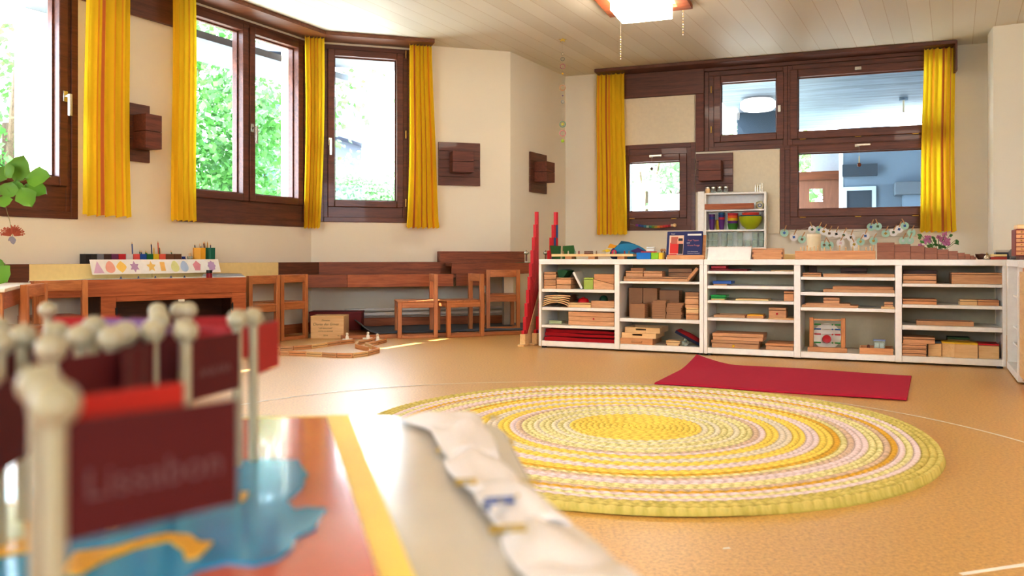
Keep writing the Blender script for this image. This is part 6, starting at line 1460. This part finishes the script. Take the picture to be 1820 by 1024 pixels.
MB().prismv([(-3.0, 5.8), (.95, 5.8), (.6, 7.4), (-3.0, 7.4)], -1.8, 1.8).build('roof', col('blue_grey_roof', (40, 43, 60), .6), t, smooth=False)
struct(MB().box(-9, .9, .3, .95, 2.44, 2.5), 'trim_40', plain('concrete_eaves', (112, 116, 124), .8), (FAB.o[0], FAB.o[1], 0), FAB.a)
struct(MB().box(-.9, LC, .3, .8, 2.56, 2.62), 'trim_41', plain('concrete_eaves_grey', (112, 116, 124), .8), (FC_.o[0], FC_.o[1], 0), FC_.a)
ua, ub = FAB.u(38, .7), FAB.u(93, .45)
struct(MB().box(FAB.u(41, .75), FAB.u(112, .75), .75, .85, -.5, 2.44), 'wall_outside', plain('sunlit_render', (250, 250, 250), .9), (FAB.o[0], FAB.o[1], 0), FAB.a, smooth=False)

# room behind the back wall
NB = plain('blue_grey_wall', (100, 116, 132), .8); NBD = plain('dark_blue_grey', (44, 56, 68), .8)
vB = 3.3; ul = E.u(1494, vB)
fo = (E.o[0], E.o[1], 0)
def es(mb, name, m): return struct(mb, name, m, fo, E.a, smooth=False)
NC = wood('dark_ceiling_planks', (98, 110, 122), (34, 42, 52), .6, axis=0, scale=.35, var=0)
es(MB().box(E.u(1240), 9.5, .3, 4.9, CEIL - .01, CEIL + .1), 'ceiling_next_room', NC)
es(MB().box(ul, 9.5, vB, vB + .2, 0, CEIL - .25), 'wall_next_room', NB)
es(MB().box(ul - .02, ul + .03, vB - .012, vB, 0, CEIL - .25), 'trim_50', M['white'])
es(MB().box(E.u(1400), 9.5, .3, 5, -.05, 0), 'floor_next_room', plain('grey_floor', (150, 150, 148), .7))
es(MB().box(E.u(1500, vB), E.u(1640, vB), vB - .06, vB, E.z(1525, 314, vB), E.z(1525, 292, vB)) if False else MB().box(E.u(1497, vB), E.u(1559, vB), vB - .1, vB, E.z(1528, 313.5, vB), E.z(1528, 293, vB)), 'trim_51', NBD)
a0, a1 = E.u(1498, vB), E.u(1557, vB); b0, b1 = E.z(1527, 385, vB), E.z(1527, 332, vB)
t = thing('framed_picture', 'framed picture on the blue-grey wall behind the wide lower window', 'picture', E.w(a0, vB, b0), E.a)
MB().frame(0, a1 - a0, 0, b1 - b0, .05, -.03, 0).build('picture_frame', col('pale_grey_frame', (164, 178, 188), .6), t)
MB().box(.05, a1 - a0 - .05, -.012, 0, .05, b1 - b0 - .05).build('picture', NBD, t)
c0, c1 = E.u(1591, vB - .3), E.u(1690, vB - .3)
t = thing('mantel_shelf', 'dark mantel unit in the room behind the wide lower window', 'fireplace', E.w(c0, vB, 0), E.a)
zt_ = E.z(1630, 322, vB - .3); zb_ = E.z(1630, 345, vB - .3)
MB().box(0, c1 - c0, -.3, -.001, zb_, zt_).build('mantel', col('mantel_grey', (86, 96, 106), .7), t, bevel=.01)
MB().box(.1, .3, -.22, -.001, 0, zb_).box(c1 - c0 - .3, c1 - c0 - .1, -.22, -.001, 0, zb_).build('mantel_upright', NB, t)
# porch: door, concrete, posts
d0, d1 = E.u(1419, 3.6), E.u(1494, 3.6)
t = thing('wooden_door', 'brown wooden outside door with a small square window beyond the wide lower window', 'door', E.w(d0, 3.6, 0), E.a)
dzt = E.z(1455, 305, 3.6); q0, q1 = E.u(1438.5, 3.6) - d0, E.u(1462, 3.6) - d0; r0, r1 = E.z(1450, 358.5, 3.6), E.z(1450, 335.5, 3.6)
DW = wood('brown_door_wood', (124, 82, 60), (92, 58, 42), .6, axis=2, var=0)
w_ = d1 - d0
MB().box(0, q0, 0, .05, 0, dzt).box(q1, w_ + .4, 0, .05, 0, dzt).box(q0, q1, 0, .05, 0, r0).box(q0, q1, 0, .05, r1, dzt).build('door_leaf', DW, t)
MB().box(-.02, w_ + .4, -.04, -.002, dzt - .12, dzt).build('door_head', M['dark'], t)
MB().rect(q0, q1, r0, r1, .03).build('pane', M['pane'], t, smooth=False)
es(MB().box(E.u(1441, 3.9), E.u(1500, 3.9) + .3, 3.9, 4.1, dzt - .1, E.z(1470, 268, 3.9) + .1), 'wall_porch', plain('board_marked_concrete', (190, 194, 200), .85, bump=.3))
struct(MB().box(E.u(1310, 3.0), E.u(1378, 3.0), 3.0, 3.3, E.z(1345, 242, 3), CEIL - .01), 'beam_next_room', NBD, fo, E.a, smooth=False)
for px_, yb_, v_, w_, n_ in ((1347, 196, 2.0, .42, 'small'), (1606, 222, 2.6, .4, 'wide')):
    zb_ = E.z(px_, yb_, v_); t = thing('hanging_lamp', 'glowing white lamp in the next room beyond the %s upper window' % n_, 'lamp', E.w(E.u(px_, v_), v_, zb_), E.a, 'lamps in the next room')
    MB().lathe([(0, 0), (w_ * .42, .0), (w_ * .5, .03), (w_ * .5, .1), (w_ * .42, .13), (0, .13)], n=28).build('lamp_shade', LAMPM2, t); MB().cyl((0, 0, .13), (0, 0, CEIL - .012 - zb_), .012).build('stem', WIRE, t); MB().lathe([(0, -.03), (.05, -.03), (.05, 0), (0, 0)], (0, 0, CEIL - .012 - zb_)).build('ceiling_rose', NBD0, t)
for i, (k, v, n) in enumerate(((1150, 5.5, 1400), (1205, 6.0, 1200), (1405, 6.5, 1300))):
    p = E.w(E.u(k, v), v, -.5)
    tree('shrub', 'pale green shrub outside the %s' % ('small window, left one', 'small window, right one', 'wide lower window')[i], p, 1.0, .8, .9, 2.3, n, .13, LM[0 if i == 2 else 1], 70 + i, None, 12)
tp = [(E.u(1132, 2.4), .16), (E.u(1160, 2.4), .12)]
for i, (u, w) in enumerate(tp):
    t = MB().box(-w / 2, w / 2, 0, .16, 0, E.z(1140, 331, 2.4)).box(-w / 2 - .02, w / 2 + .02, -.02, .18, E.z(1140, 331, 2.4), E.z(1140, 331, 2.4) + .04).build('garden_post', M['white'], None, E.w(u, 2.4, 0), E.a, bevel=.005)
    tag(t, 'white outdoor post seen through the small window, %s one' % ('left', 'right')[i], 'post', 'white outdoor posts')
struct(MB().box(E.u(1165, 2.8), E.u(1240, 2.8), 2.8, 3.0, -.5, E.z(1190, 345, 2.8)), 'wall_garden', M['white'], fo, E.a, smooth=False)

# ------------------------------------------------------------------ daylight, camera, look
sc = bpy.context.scene
W = bpy.data.worlds.new('sky'); sc.world = W; W.use_nodes = True
W.node_tree.nodes['Background'].inputs[0].default_value = (.80, .92, 1.04, 1); W.node_tree.nodes['Background'].inputs[1].default_value = WORLD
sl = bpy.data.lights.new('sun', 'SUN'); sl.energy = SUN; sl.angle = .01; sl.color = (1, .95, .86)
so = bpy.data.objects.new('sun', sl); C.objects.link(so); so.rotation_euler = Vector((-1, .2, 1.43)).to_track_quat('Z', 'Y').to_euler()
cam = bpy.data.cameras.new('camera'); co = bpy.data.objects.new('camera', cam); C.objects.link(co)
co.location = (0, 0, H); co.rotation_euler = (PI / 2, 0, 0)
cam.sensor_width = 36; cam.lens = F / 1820 * 36; cam.shift_y = (CY - 512) / 1820; cam.clip_start = .02; cam.clip_end = 200
cam.dof.use_dof = True; cam.dof.focus_distance = 6.0; cam.dof.aperture_fstop = 7.0
sc.camera = co
sc.view_settings.view_transform = 'Standard'; sc.view_settings.look = 'None'; sc.view_settings.exposure = EXPO; sc.view_settings.gamma = 1.0
vs_ = sc.view_settings; vs_.use_curve_mapping = True; cvm = vs_.curve_mapping; cvm.use_clip = False; cv = cvm.curves[3]
cv.points[0].location = (0, 0); cv.points[-1].location = (1, 1)
for p in ((.05, .036), (.22, .215), (.5, .58)): cv.points.new(*p)
cvm.update()
vs_.use_white_balance = True; vs_.white_balance_temperature = 6000; vs_.white_balance_tint = 10
cy = sc.cycles
cy.max_bounces = 10; cy.diffuse_bounces = 5; cy.glossy_bounces = 4; cy.transmission_bounces = 6; cy.transparent_max_bounces = 12
cy.caustics_reflective = False; cy.caustics_refractive = False; cy.sample_clamp_indirect = 6
